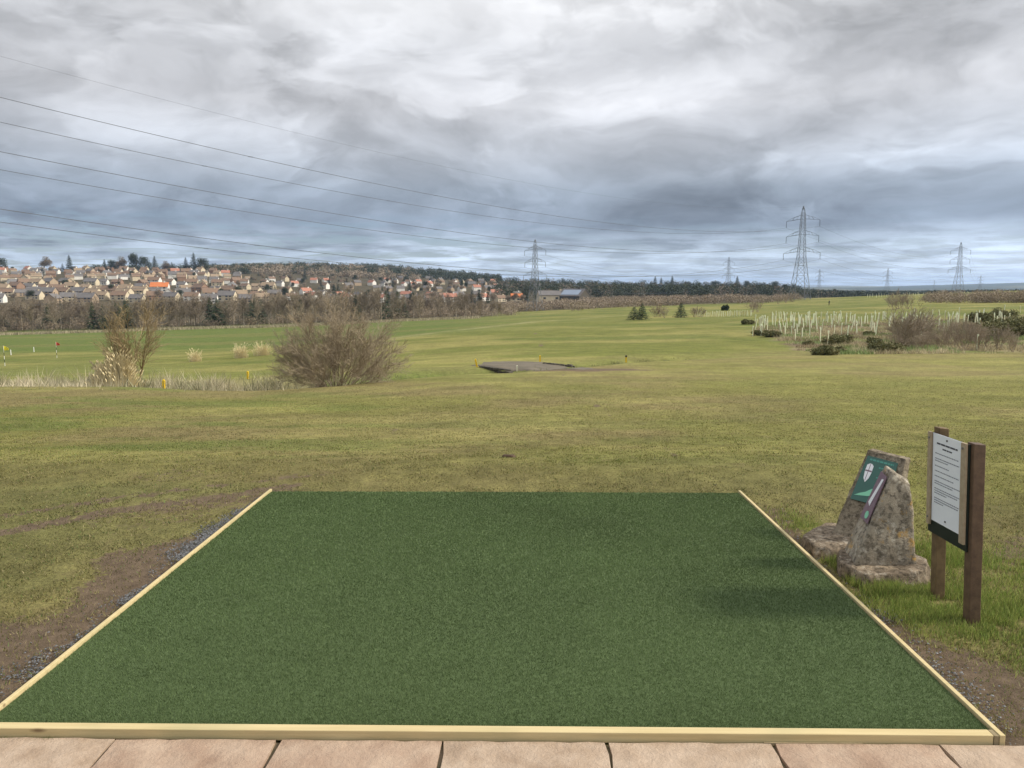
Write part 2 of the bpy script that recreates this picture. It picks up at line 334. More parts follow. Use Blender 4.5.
def ground_col(x, y):
    u = x / np.maximum(y, 8)
    px = 512 + u * F * CH
    n1 = fbm(x, y, 7, 1, 5); n2 = fbm(x, y, 1.6, 5, 4); n3 = fbm(x, y, 30, 11, 4)
    ol = np.array([.182, .174, .050]); br = np.array([.202, .165, .070]); gr = np.array([.125, .152, .036]); ye = np.array([.26, .242, .078]); fld = np.array([.115, .155, .034])
    L_ = lambda a, b, t: a[None] * (1 - t[:, None]) + b[None] * t[:, None] if a.ndim == 1 else a * (1 - t[:, None]) + b[None] * t[:, None]
    c = L_(ol, br, sm(.40, .62, n1) * .9)
    c = L_(c, ye, sm(.5, .7, fbm(x, y * 1.6, 5, 31, 5)) * .55)
    c = L_(c, gr, sm(.5, .66, fbm(x, y * 2.0, 3.2, 41, 5)) * (.25 + .5 * sm(.1, -.5, u)))
    c = L_(c, ye, sm(16, 45, y) * .22)
    c = L_(c, np.array([.155, .130, .058]), .6 * (1 - sm(6.5, 10, y)) * sm(.3, .55, n2 + .25 * sm(0, -.3, u)))
    # fairway beyond the burn is greener
    far = sm(0, 6, y - ditch_y(u) - 2)
    fcol = L_(np.array([.160,.172,.040]), np.array([.26,.24,.075]), sm(.4, .64, fbm(x, y * 1.5, 16, 51, 5)))
    fcol = L_(fcol, np.array([.105,.14,.028]), sm(.5, .7, fbm(x, y * 1.3, 24, 61, 4)) * .6)
    c = c * (1 - far[:, None]) + fcol * far[:, None]
    # bright pasture strip on the far left
    st = sm(110, 135, y) * sm(.12, -.12, u) * (1 - sm(300, 330, y)); c = L_(c, fld, st * .9)
    c = L_(c, np.array([.19,.18,.06]), st * sm(.55, .65, fbm(x, y * 3, 60, 71, 3)) * .5)
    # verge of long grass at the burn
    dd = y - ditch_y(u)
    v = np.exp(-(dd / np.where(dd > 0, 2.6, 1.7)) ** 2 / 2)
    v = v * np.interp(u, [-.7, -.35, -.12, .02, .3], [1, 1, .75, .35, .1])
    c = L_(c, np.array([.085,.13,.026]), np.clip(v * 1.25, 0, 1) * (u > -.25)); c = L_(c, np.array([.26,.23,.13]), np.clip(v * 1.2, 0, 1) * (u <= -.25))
    # planted rough on the right
    edge = 55 + (n3 - .5) * 6
    rr = sm(-1, 2, y - edge) * (1 - sm(112, 122, y + (n1 - .5) * 18)) * rough_left(x, y)
    rcol = L_(np.array([.27,.235,.12]), np.array([.18,.125,.085]), sm(.42, .6, fbm(x, y, 4, 81, 4)))
    rcol = L_(rcol, np.array([.15,.17,.05]), sm(.5, .64, fbm(x, y, 6, 91, 4)))
    c = c * (1 - rr[:, None]) + rcol * rr[:, None]
    # pale mowing edge across the fairway
    e = np.exp(-((y - np.interp(px, [380, 420, 480, 560, 640], [112, 124, 150, 190, 250])) / 5) ** 2) * (px > 380) * (px < 640)
    c = L_(c, np.array([.34,.31,.15]), np.clip(e, 0, 1) * .6 * sm(.3, .5, n2))
    c = c * (1 - .12 * sm(40, 80, y))[:, None]
    # woods, town and hillside floor
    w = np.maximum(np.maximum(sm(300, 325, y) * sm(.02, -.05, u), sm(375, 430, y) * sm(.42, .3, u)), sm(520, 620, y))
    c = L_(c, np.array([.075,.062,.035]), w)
    far2 = sm(2200, 4000, y); c = L_(c, np.array([.05,.065,.045]), far2)
    c = L_(c, np.array([.13,.13,.07]), far2 * sm(.55, .6, fbm(x, y * .5, 700, 101, 3)) * .8)
    return c

# ------------------------------------------------------------------ ground
nr, nc = 760, 520
ys = np.exp(np.linspace(math.log(3.), math.log(13500), nr)) - 8
us = np.linspace(-1.25, 1.25, nc)
YY, UU = np.meshgrid(ys, us, indexing='ij'); XX = UU * (YY + 16)
ZZ = T(XX.ravel(), YY.ravel()).reshape(XX.shape)
lx, ly = mat_local(XX, YY)
ZZ = np.where((YY < 3.4) & True, ZZ - .028 * sm(3.1, 2.85, YY), ZZ)       # soil lies just under the paving
inm = (lx > -.02) & (lx < MW + .02) & (ly > -.02) & (ly < ML + .02)
ZZ = ZZ - inm * .02
dm = dirt_mask(XX.ravel(), YY.ravel()).reshape(XX.shape); ZZ = ZZ - dm * .012 * (YY < 12) + (fbm(XX.ravel(), YY.ravel(), .12, 4, 3).reshape(XX.shape) - .5) * .02 * (YY < 12)
idx = np.arange(nr * nc).reshape(nr, nc)
fc = np.stack([idx[:-1, :-1], idx[:-1, 1:], idx[1:, 1:], idx[1:, :-1]], -1).reshape(-1, 4)
def ground_material():
    m = bpy.data.materials.new('grass_ground'); m.use_nodes = True; nt = m.node_tree; N = nt.nodes; L = nt.links
    b = N['Principled BSDF']; b.inputs['Roughness'].default_value = .95; b.inputs['Specular IOR Level'].default_value = .12
    a = N.new('ShaderNodeAttribute'); a.attribute_name = 'Col'; d = N.new('ShaderNodeAttribute'); d.attribute_name = 'Dirt'
    tc = N.new('ShaderNodeTexCoord')
    def nz(s, det=6, ro=.65, vec=None):
        n = N.new('ShaderNodeTexNoise'); n.inputs['Scale'].default_value = s; n.inputs['Detail'].default_value = det; n.inputs['Roughness'].default_value = ro
        L.new(vec or tc.outputs['Object'], n.inputs['Vector']); return n.outputs['Fac']
    def mr(s, a0, a1, b0, b1):
        r = N.new('ShaderNodeMapRange'); [r.inputs[i + 1].default_value for i in range(4)]
        for i, v in enumerate((a0, a1, b0, b1)): r.inputs[i + 1].default_value = v
        L.new(s, r.inputs[0]); return r.outputs[0]
    def mul(c, f):
        x = N.new('ShaderNodeVectorMath'); x.operation = 'SCALE'; L.new(c, x.inputs[0]); L.new(f, x.inputs['Scale']); return x.outputs[0]
    def mix(f, c1, c2):
        x = N.new('ShaderNodeMix'); x.data_type = 'RGBA'; L.new(f, x.inputs['Factor']); L.new(c1, x.inputs['A'])
        if isinstance(c2, tuple): x.inputs['B'].default_value = (*c2, 1)
        else: L.new(c2, x.inputs['B'])
        return x.outputs['Result']
    c = a.outputs['Color']
    c = mul(c, mr(nz(38, 5, .75), .3, .7, .5, 1.5))
    c = mul(c, mr(nz(4.5, 6), .3, .7, .72, 1.28))
    c = mul(c, mr(nz(.55, 6), .3, .7, .76, 1.24))
    c = mix(mr(nz(2.3, 8, .75), .56, .68, 0, .5), c, (.20, .15, .08))
    # soil
    f1 = N.new('ShaderNodeMath'); f1.operation = 'ADD'; L.new(d.outputs['Fac'], f1.inputs[0]); L.new(mr(nz(13, 6, .8), .3, .7, -.42, .42), f1.inputs[1])
    df = mr(f1.outputs[0], .40, .62, 0, 1)
    soil = N.new('ShaderNodeMix'); soil.data_type = 'RGBA'; L.new(nz(9, 8, .75), soil.inputs['Factor']); soil.inputs['A'].default_value = (.02,.012,.007,1); soil.inputs['B'].default_value = (.27,.20,.135,1)
    c = mix(df, c, soil.outputs['Result'])
    L.new(c, b.inputs['Base Color'])
    bp = N.new('ShaderNodeBump'); bp.inputs['Strength'].default_value = .8; bp.inputs['Distance'].default_value = .02; L.new(nz(45, 6, .75), bp.inputs['Height'])
    bp2 = N.new('ShaderNodeBump'); bp2.inputs['Strength'].default_value = .45; bp2.inputs['Distance'].default_value = .10; L.new(nz(5, 6, .7), bp2.inputs['Height'])
    L.new(bp.outputs['Normal'], bp2.inputs['Normal']); L.new(bp2.outputs['Normal'], b.inputs['Normal'])
    return m
GM = ground_material()
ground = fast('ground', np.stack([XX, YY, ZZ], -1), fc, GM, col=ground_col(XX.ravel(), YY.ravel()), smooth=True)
at_ = ground.data.attributes.new('Dirt', 'FLOAT', 'POINT'); at_.data.foreach_set('value', dm.ravel().astype(np.float32))
tag(ground, kind='structure')

# ------------------------------------------------------------------ patio of sandstone slabs
pb = MB(); joints_x = [-8.87 + i * .672 for i in range(28)]
def slab_material():
    m = mat('sandstone_paving', (.40,.285,.205), .85, (2.3,.8,(.29,.19,.13)), (7,.9,.03), noise2=(6,.6,(.50,.385,.285)), spec=.25)
    return m
SM = [slab_material(), mat('sandstone_paving_tan', (.42,.315,.225), .85, (2.3,.8,(.31,.22,.15)), (7,.9,.03), noise2=(9,.6,(.52,.41,.31))), mat('sandstone_paving_rose', (.38,.265,.19), .85, (1.6,.8,(.27,.18,.125)), (7,.9,.03), noise2=(5,.6,(.48,.36,.27)))]
def mw(lx_, ly_, z): p = MO + mx * lx_ + my * ly_; return (p.x, p.y, z)
for r_ in range(5):
    y1 = -.058 - r_ * .6; y0 = y1 - .588
    off = 0 if r_ % 2 == 0 else .33
    for i in range(len(joints_x) - 1):
        x0 = joints_x[i] + .008 + off + .05; x1 = joints_x[i + 1] - .008 + off + .05
        # irregular hand-cut slab: 6 x 4 grid top with chipped edge
        nx_, ny_ = 9, 7; vs = []
        q = random.Random(i * 31 + r_)
        jx = [q.uniform(-.006, .006) for _ in range(20)]
        for b_ in range(ny_ + 1):
            for a_ in range(nx_ + 1):
                px_ = x0 + (x1 - x0) * a_ / nx_; py_ = y0 + (y1 - y0) * b_ / ny_; zz = .019 + q.uniform(-.0012, .0012)
                if a_ in (0, nx_): px_ += jx[b_]
                if b_ in (0, ny_): py_ += jx[10 + a_ % 10] * .8
                if a_ in (0, nx_) or b_ in (0, ny_): zz -= .005
                vs.append(mw(px_, py_, zz))
        fs = [(b_ * (nx_ + 1) + a_, b_ * (nx_ + 1) + a_ + 1, (b_ + 1) * (nx_ + 1) + a_ + 1, (b_ + 1) * (nx_ + 1) + a_) for b_ in range(ny_) for a_ in range(nx_)]
        rim = [a_ for a_ in range(nx_ + 1)] + [b_ * (nx_ + 1) + nx_ for b_ in range(1, ny_ + 1)] + [ny_ * (nx_ + 1) + a_ for a_ in range(nx_ - 1, -1, -1)] + [b_ * (nx_ + 1) for b_ in range(ny_ - 1, 0, -1)]
        n0 = len(vs); vs += [(vs[k][0], vs[k][1], -.034) for k in rim]
        fs += [(rim[(k + 1) % len(rim)], rim[k], n0 + k, n0 + (k + 1) % len(rim)) for k in range(len(rim))]
        pb.add(vs, fs, q.randrange(3))
tag(pb.build('paving', SM, smooth=False), kind='structure')
jb = MB().add([mw(-9, -3.1, -.0), mw(11, -3.1, -.0), mw(11, -.056, -.0), mw(-9, -.056, -.0)], [(0, 1, 2, 3)])
tag(jb.build('paving_bedding', mat('joint_mortar', (.16,.12,.08), .95, (9,.8,(.07,.07,.03)))), kind='structure')

# ------------------------------------------------------------------ timber frame and turf mat
fr = empty('timber_frame', MO, MROT)
tag(fr, 'pale new timber edging frame around the green tee mat', 'timber frame')
b = MB().box((-.035, -.047, .004), (MW - .02, -.002, .05)); o = b.build('front_board', M['wood_pale'], fr, bevel=.003)
b = MB().box((-.022, 0.0, -.02), (-.003, ML + .03, .052)); b.build('side_board', M['wood_pale'], fr, bevel=.002)
b = MB().box((MW + .004, -.05, -.02), (MW + .026, ML + .03, .052)); b.build('side_board', M['wood_pale'], fr, bevel=.002)
b = MB().box((MW - .018, -.048, .0), (MW + .002, -.002, .049)); b.build('corner_block', M['wood_weather'], fr, bevel=.002)
b = MB().box((MW - .95, -.056, .003), (MW - .55, -.049, .016)); b.build('packing_strip', M['wood_weather'], fr)

nrm = np.random.default_rng(5)
tm = empty('tee_mat', MO, MROT); tag(tm, 'large rectangular dark green artificial turf tee mat', 'tee mat')
def turf_mat():
    m = mat('turf', (.08,.115,.045), .8, (60,.6,(.06,.09,.03)), (300,.5,.004), spec=.2)
    return m
nxm, nym = 90, 80
gx, gy = np.meshgrid(np.linspace(0, MW, nxm), np.linspace(0.004, ML, nym), indexing='ij')
def mat_z(x, y): return .036 + (fbm(x, y, .9, 7, 3) - .5) * .010
gz = mat_z(gx.ravel(), gy.ravel()).reshape(gx.shape)
mi = np.arange(nxm * nym).reshape(nxm, nym)
mf = np.stack([mi[:-1, :-1], mi[1:, :-1], mi[1:, 1:], mi[:-1, 1:]], -1).reshape(-1, 4)
fast('turf_backing', np.stack([gx, gy, gz], -1), mf, turf_mat(), tm, smooth=True)
def blades(x, y, z, h, w, lean, col, rg, tipdark=1.):
    n = len(x); a = rg.uniform(0, 2 * np.pi, n); la = rg.uniform(0, 2 * np.pi, n); ll = h * lean * rg.uniform(0, 1, n)
    dx, dy = np.cos(a) * w / 2, np.sin(a) * w / 2
    v = np.empty((n, 3, 3)); v[:, 0] = np.stack([x - dx, y - dy, z], -1); v[:, 1] = np.stack([x + dx, y + dy, z], -1)
    v[:, 2] = np.stack([x + np.cos(la) * ll, y + np.sin(la) * ll, z + h], -1)
    return v.reshape(-1, 3), np.arange(3 * n).reshape(-1, 3), np.repeat(col, 3, axis=0)
def blade_mat(name, rough=.6, tr=.25):
    m = bpy.data.materials.new(name); m.use_nodes = True; nt = m.node_tree; N = nt.nodes; L = nt.links
    b = N['Principled BSDF']; b.inputs['Roughness'].default_value = rough; b.inputs['Specular IOR Level'].default_value = .25
    a = N.new('ShaderNodeAttribute'); a.attribute_name = 'Col'; L.new(a.outputs['Color'], b.inputs['Base Color'])
    t = N.new('ShaderNodeBsdfTranslucent'); L.new(a.outputs['Color'], t.inputs['Color'])
    x = N.new('ShaderNodeMixShader'); x.inputs[0].default_value = tr; L.new(b.outputs[0], x.inputs[1]); L.new(t.outputs[0], x.inputs[2]); L.new(x.outputs[0], N['Material Output'].inputs['Surface'])
    return m
BM = blade_mat('grass_blade')
n = 430000
t_ = nrm.random(n) ** 1.35
x = nrm.uniform(0.004, MW - .004, n); y = .002 + t_ * (ML - .006)
pt = fbm(x, y, .8, 15, 4)[:, None]; pt2 = fbm(x, y * 2.2, .35, 17, 4)[:, None]
c0 = np.array([.114,.166,.064]) * (0.80 + .40 * pt) * (.88 + .24 * pt2) * nrm.uniform(.7, 1.25, (n, 1))
c0 = c0 + np.array([.05,.055,.028]) * (nrm.random((n, 1)) > .9)
w = .0022 + .0016 * y
v, f, cc = blades(x, y, mat_z(x, y) - .001, nrm.uniform(.008, .013, n), w, 1.1, c0, nrm)
fast('turf_pile', v, f, BM, tm, col=cc)

# ------------------------------------------------------------------ lawn blades (near ground)
def scatter_grass():
    V = []; FF = []; CC = []; base = 0
    def put(x, y, h, w, col, lean=.8):
        nonlocal base
        z = T(x, y) - .004
        v, f, c = blades(x, y, z, h, w, lean, col, nrm); V.append(v); FF.append(f + base); CC.append(c); base += len(v)
    def ok(x, y):
        a, b = mat_local(x, y); return ~((a > -.04) & (a < MW + .045) & (b > -.06) & (b < ML + .01)) & (b > -.05)
    n = 640000
    yy = 2.9 + (nrm.random(n) ** 1.9) * 30; uu = nrm.uniform(-.78, .78, n); xx = uu * (yy + .6)
    d = dirt_mask(xx, yy); k = ok(xx, yy) & (nrm.random(n) > d * .8) & (nrm.random(n) > (yy - 16) / 17) & (fbm(xx, yy, .25, 33, 3) > .30 + .1 * nrm.random(n))
    xx, yy = xx[k], yy[k]
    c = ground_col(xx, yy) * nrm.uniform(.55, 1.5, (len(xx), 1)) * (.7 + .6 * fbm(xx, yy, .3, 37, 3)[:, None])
    g_ = nrm.random(len(xx)); c[g_ > .86] = np.array([.30,.25,.13]) * nrm.uniform(.7, 1.2, ((g_ > .86).sum(), 1)); c[g_ < .12] *= np.array([.6, .95, .7])
    h = nrm.uniform(.008, .022, len(xx)) * (1 + .5 * (fbm(xx, yy, .6, 43, 3) - .5))
    put(xx, yy, h, .0025 + .0009 * yy, c, 1.3)
    # longer lush grass between the mat, the stones and the notice board
    n = 60000
    for cx_, cy_, rx, ry, hh, nn in ((2.62,4.1,.36,.22,.035,8000),(2.58,4.42,.4,.25,.045,9000),(2.45,4.3,.3,.3,.045,9000),(3.0,4.15,.5,.4,.045,11000),(3.3,4.9,.6,.5,.035,8000),(2.95,5.15,.3,.3,.07,5000),(2.2,6.0,.15,.25,.04,1200),(2.35,5.9,.2,.3,.03,900),(2.3,4.55,.12,.12,.07,2500),(2.85,3.7,.35,.2,.035,5000),(2.16,4.75,.04,.25,.06,900),(2.22,5.05,.08,.05,.05,500)):
        a = nrm.normal(cx_, rx * .55, nn); b_ = nrm.normal(cy_, ry * .55, nn)
        k = ok(a, b_); a, b_ = a[k], b_[k]
        k = fbm(a, b_, .16, 47, 3) + nrm.random(len(a)) * .3 > .55; a, b_ = a[k], b_[k]
        cl = np.array([.19,.26,.055]) * nrm.uniform(.45, 1.45, (len(a), 1)) + np.array([.17,.12,.06]) * (nrm.random((len(a), 1)) > .62)
        put(a, b_, hh * nrm.uniform(.35, 1.2, len(a)), .0045, cl, .8)
    # grass on the stone step and in the paving gap
    nn = 900; a = nrm.uniform(-2.25, -1.85, nn); b_ = 2.955 + nrm.normal(0, .006, nn); 
    cl = np.array([.10,.13,.03]) * nrm.uniform(.5, 1.3, (nn, 1)); v, f, c = blades(a, b_, np.full(nn, -.005), nrm.uniform(.008, .028, nn), .003, 1.2, cl, nrm); V.append(v); FF.append(f + base); CC.append(c); base += len(v)
    o = fast('lawn_grass', np.concatenate(V), np.concatenate(FF), BM, col=np.concatenate(CC))
    tag(o, 'short olive and brown grass growing on the ground around the green tee mat', 'grass', kind='stuff')
scatter_grass()

# gravel spilled along the mat edges
def gravel():
    vs = []; fs = []; cs = []; base = 0
    oct_v = np.array([[1,0,0],[-1,0,0],[0,1,0],[0,-1,0],[0,0,1],[0,0,-1]], float); oct_f = np.array([[0,2,4],[2,1,4],[1,3,4],[3,0,4],[2,0,5],[1,2,5],[3,1,5],[0,3,5]])
    def put(x, y, s, col):
        nonlocal base
        n = len(x); z = T(x, y) + s * .3
        j = oct_v[None] * nrm.uniform(.5, 1.2, (n, 6, 1)) * s[:, None, None]; a = nrm.uniform(0, 6.28, n); ca, sa = np.cos(a)[:, None], np.sin(a)[:, None]
        p = np.stack([j[..., 0] * ca - j[..., 1] * sa + x[:, None], j[..., 0] * sa + j[..., 1] * ca + y[:, None], j[..., 2] * .6 + z[:, None]], -1)
        vs.append(p.reshape(-1, 3)); fs.append((oct_f[None] + (np.arange(n) * 6)[:, None, None]).reshape(-1, 3) + base); cs.append(np.repeat(col, 6, axis=0)); base += n * 6
    n = 17000; ly_ = nrm.uniform(-.05, ML * .98, n); wid = np.interp(ly_, [0, .6, 1.2, 1.7, 2.3, 2.9, 3.6], [.30, .2, .13, .08, .2, .14, .04])
    lx_ = -.04 - np.abs(nrm.normal(0, 1, n)) * wid * .55; k = fbm(lx_ + 10, ly_, .3, 55, 3) + nrm.normal(0, .12, n) > .5; lx_, ly_ = lx_[k], ly_[k]
    X = MO.x + lx_ * mx.x + ly_ * my.x; Y = MO.y + lx_ * mx.y + ly_ * my.y
    put(X, Y, nrm.uniform(.003, .0095, len(X)), np.array([.115,.118,.122]) * nrm.uniform(.35, 1.6, (len(X), 1)))
    n = 700; ly_ = np.concatenate([nrm.normal(.45, .22, n // 2), nrm.normal(1.25, .12, n // 4), nrm.uniform(0, 3.4, n // 4)]); lx_ = MW + .045 + np.abs(nrm.normal(0, .09, len(ly_))); k = ly_ > -.04; lx_, ly_ = lx_[k], ly_[k]
    X = MO.x + lx_ * mx.x + ly_ * my.x; Y = MO.y + lx_ * mx.y + ly_ * my.y
    put(X, Y, nrm.uniform(.003, .009, len(X)), np.array([.16,.16,.16]) * nrm.uniform(.35, 1.6, (len(X), 1)))
    o = fast('gravel', np.concatenate(vs), np.concatenate(fs), M['gravel'], col=np.concatenate(cs))
    tag(o, 'blue grey gravel spilled along both sides of the timber frame', 'gravel', kind='stuff')
gravel()

# ------------------------------------------------------------------ stones
def rock(name, corners, m, seed, amp=.018, sub=4, parent=None, smooth=True):
    """corners: bottom ring then top ring; subdivided and roughened"""
    n = len(corners) // 2
    b = MB(); cb = sum((Vector(c) for c in corners[:n]), Vector()) / n; ct = sum((Vector(c) for c in corners[n:]), Vector()) / n
    vs = [Vector(c) for c in corners] + [cb, ct]
    fs = [(i, (i + 1) % n, n + (i + 1) % n, n + i) for i in range(n)] + [((i + 1) % n, i, 2 * n) for i in range(n)] + [(n + i, n + (i + 1) % n, 2 * n + 1) for i in range(n)]
    b.add(vs, fs); o = b.build(name, m, parent, smooth=smooth)
    md = o.modifiers.new('s', 'SUBSURF'); md.subdivision_type = 'SIMPLE'; md.levels = md.render_levels = 2
    md = o.modifiers.new('b', 'BEVEL'); md.width = .012; md.segments = 2; md.limit_method = 'ANGLE'
    md = o.modifiers.new('s2', 'SUBSURF'); md.subdivision_type = 'SIMPLE'; md.levels = md.render_levels = sub - 2
    for sc_, am in ((.16, amp), (.045, amp * .4)):
        tx = bpy.data.textures.new('rock', 'CLOUDS'); tx.noise_scale = sc_; tx.noise_depth = 3
        md = o.modifiers.new('d', 'DISPLACE'); md.texture = tx; md.strength = am * 2; md.mid_level = .5; md.texture_coords = 'GLOBAL' if seed else 'LOCAL'
    return o
# lower slabs
sl = rock('stone_slab', [(2.12,4.80,-.03),(2.20,4.56,-.03),(2.62,4.60,-.03),(2.76,4.84,-.03),(2.68,5.06,-.03),(2.20,5.06,-.03), (2.13,4.82,.085),(2.22,4.60,.075),(2.60,4.64,.095),(2.71,4.85,.10),(2.64,5.04,.10),(2.22,5.04,.09)], M['stone_slab'], 1, .016)
tag(sl, 'thick rough brown stone slab under the front marker stone, nearest the notice board', 'stone slab')
sl = rock('stone_slab', [(2.10,5.42,-.03),(2.10,5.16,-.03),(2.2,5.10,-.03),(2.55,5.10,-.03),(2.76,5.45,-.03),(2.4,5.72,-.03), (2.11,5.42,.075),(2.11,5.18,.07),(2.2,5.12,.07),(2.53,5.12,.08),(2.73,5.44,.085),(2.4,5.68,.085)], M['stone_slab'], 1, .016)
tag(sl, 'mottled low stone slab under the rear marker stone, touching the mat edge', 'stone slab')
# rear stone with green plaque
rs = empty('marker_stone', (2.5, 5.3, .08)); tag(rs, 'leaning flat topped marker stone with green shield plaque, the rear one', 'marker stone')
def loc(o): return lambda p: (Vector(p) - o.location)
L1 = loc(rs)
FBL, FBR, FTR, FTL = Vector((2.33,5.43,.07)), Vector((2.56,5.13,.07)), Vector((2.815,5.385,.635)), Vector((2.645,5.62,.66))
nf = (FBR - FBL).cross(FTL - FBL).normalized(); nf = nf if nf.x < 0 else -nf
back = Vector((.81, .58, 0))
body = rock('stone_body', [L1(FBL), L1(FBR), L1(FBR + back * .24), L1(FBL + back * .24), L1(FTL), L1(FTR), L1(FTR + back * .055), L1(FTL + back * .07)], M['stone'], 0, .012, parent=rs)
def quadp(a, b, c, d, off, nrm_):   # a=BL b=BR c=TR d=TL
    def P(s, t, k=0): return (a * (1 - s) + b * s) * (1 - t) + (d * (1 - s) + c * s) * t + nrm_ * (off + k)
    return P
P = quadp(FBL, FBR, FTR, FTL, .009, nf)
s0, s1, t0, t1 = .10, .86, .42, .93
def plate(P, s0, s1, t0, t1, th, m, name, par, L, k=0):
    b = MB(); cs = [(s0, t0), (s1, t0), (s1, t1), (s0, t1)]
    b.add([L(P(s, t, k)) for s, t in cs] + [L(P(s, t, k + th)) for s, t in cs], [(0,3,2,1),(4,5,6,7),(0,1,5,4),(1,2,6,5),(2,3,7,6),(3,0,4,7)])
    return b.build(name, m, par)
pl = plate(P, s0, s1, t0, t1, .006, M['plaque_g'], 'plaque', rs, L1)
def poly(P, pts, m, name, par, L, k):
    b = MB(); n = len(pts); b.add([L(P(s, t, k)) for s, t in pts] + [L(P(s, t, k + .0015)) for s, t in pts], [tuple(range(n - 1, -1, -1)), tuple(range(n, 2 * n))] + [(i, (i + 1) % n, n + (i + 1) % n, n + i) for i in range(n)])
    return b.build(name, m, par)
Q = lambda a, c: (s0 + (s1 - s0) * a, t0 + (t1 - t0) * c)
sh = [Q(a, c) for a, c in ((.10,.80),(.17,.84),(.24,.84),(.31,.80),(.315,.64),(.29,.52),(.22,.42),(.14,.50),(.105,.64))]
poly(P, sh, M['white'], 'shield_emblem', pl, L1, .0065)
b = MB()
for q in ([(.195,.46),(.212,.46),(.212,.83),(.195,.83)], [(.11,.66),(.31,.66),(.31,.69),(.11,.69)]):
    b.add([L1(P(*Q(a, c), .0085)) for a, c in q], [(0,1,2,3)])
b.build('shield_cross', M['mauve'], pl)
poly(P, [Q(a, c) for a, c in ((.06,.10),(.20,.17),(.34,.22),(.50,.32),(.56,.28),(.72,.30),(.92,.14),(.80,.16),(.66,.20),(.55,.17),(.42,.14),(.25,.12))], M['mint'], 'hill_emblem', pl, L1, .0065)
b = MB()
def dashes(b, P, Q, L, a0, a1, c, h, k, q, gap=.012, wl=(.03, .09)):
    a = a0
    while a < a1:
        w_ = min(q.uniform(*wl), a1 - a)
        if w_ > .008: b.add([L(P(*Q(x_, y_), k)) for x_, y_ in ((a, c), (a + w_, c), (a + w_, c + h), (a, c + h))], [(0,1,2,3)])
        a += w_ + gap
q = random.Random(3)
dashes(b, P, Q, L1, .12, .9, .91, .04, .0075, q, .02, (.06,.14)); b.build('lettering_line', M['mint_dim'], pl)
for i, (a0, a1) in enumerate(((.48,.86),(.56,.88),(.5,.8),(.58,.86))): b = MB(); dashes(b, P, Q, L1, a0, a1, .78 - i * .11, .03, .0075, q, .02, (.05,.1)); b.build('lettering_line', M['mint_dim'], pl)
# front stone
fs_ = empty('marker_stone', (2.4, 4.85, .09)); tag(fs_, 'pointed lichen spotted marker stone leaning to a narrow top, the front one', 'marker stone')
L2 = loc(fs_)
GB, GK, GTK, GT = Vector((2.205,4.765,.08)), Vector((2.25,5.04,.08)), Vector((2.475,5.0,.69)), Vector((2.455,4.85,.67))
rock('stone_body', [L2(GB), L2((2.595,4.74,.08)), L2((2.65,4.97,.08)), L2(GK), L2(GT), L2((2.56,4.83,.60)), L2((2.60,4.93,.61)), L2(GTK)], M['stone_lichen'], 0, .013, parent=fs_)
n2_ = (GK - GB).cross(GT - GB).normalized(); n2_ = n2_ if n2_.x < 0 else -n2_
P2 = quadp(GK, GB, GT, GTK, .010, n2_)
p2 = plate(P2, .18, .85, .42, .93, .006, M['mauve'], 'plaque', fs_, L2)
Q2 = lambda a, c: (.18 + .67 * a, .42 + .51 * c)
poly(P2, [Q2(a, c) for a, c in ((.2,.35),(.5,.30),(.85,.92),(.6,.90))], M['white'], 'white_emblem', p2, L2, .0065)
poly(P2, [Q2(.62 + .2 * math.cos(t), .13 + .08 * math.sin(t)) for t in [k * math.pi / 5 for k in range(10)]], M['mint'], 'round_emblem', p2, L2, .0065)

# ------------------------------------------------------------------ notice board
nb = empty('notice_board', (2.55, 4.27, 0)); tag(nb, 'white printed notice on dark board between two brown wooden posts', 'notice board')
L3 = loc(nb); nb.rotation_euler = (0, -.045, 0)
def post(x, y, z1, w, m, slant=0):
    b = MB(); c = []
    for z in (-.15, z1):
        for sx, sy in ((-1,-1),(1,-1),(1,1),(-1,1)): c.append(L3((x + sx * w / 2, y + sy * w / 2, z - (.008 if z > 0 and sx > 0 else 0))))
    b.add(c, [(0,3,2,1),(4,5,6,7),(0,1,5,4),(1,2,6,5),(2,3,7,6),(3,0,4,7)])
    return b.build('post', m, nb, bevel=.004)
post(2.540, 4.105, 1.02, .064, M['wood_brown']); post(2.537, 4.445, 1.045, .058, M['wood_brown2'])

def pan(name, y0, y1, z0, z1, x0, x1, m, par=None, bevel=0): return MB().box(L3((x0, y0, z0)), L3((x1, y1, z1))).build(name, m, par or nb, bevel=bevel)
pan('backboard', 4.100, 4.495, .405, 1.01, 2.4960, 2.5065, M['board_dark'], bevel=.002)
sheet = pan('paper_sheet', 4.155, 4.452, .485, 1.012, 2.493, 2.4955, M['paper'])
pan('batten', 4.105, 4.150, .445, 1.015, 2.480, 2.4945, M['batten'], bevel=.002); pan('batten', 4.455, 4.488, .455, 1.015, 2.480, 2.4945, M['batten'], bevel=.002)
b = MB(); b2 = MB(); q = random.Random(5)
def line(bb, z, y_l, y_r, h, wl, gap=.004):
    y = y_l      # reading from the far (left in view) end to the near end
    while y > y_r:
        w_ = min(q.uniform(*wl), y - y_r)
        if w_ > .002: bb.add([L3((2.4922, y, z)), L3((2.4922, y - w_, z)), L3((2.4922, y - w_, z + h)), L3((2.4922, y, z + h))], [(0,1,2,3)])
        y -= w_ + gap
line(b, .953, 4.41, 4.20, .010, (.02,.05)); b.build('heading_line', M['ink'], sheet); b = MB(); line(b, .928, 4.35, 4.25, .008, (.02,.04)); b.build('heading_line', M['ink'], sheet)
z = .895
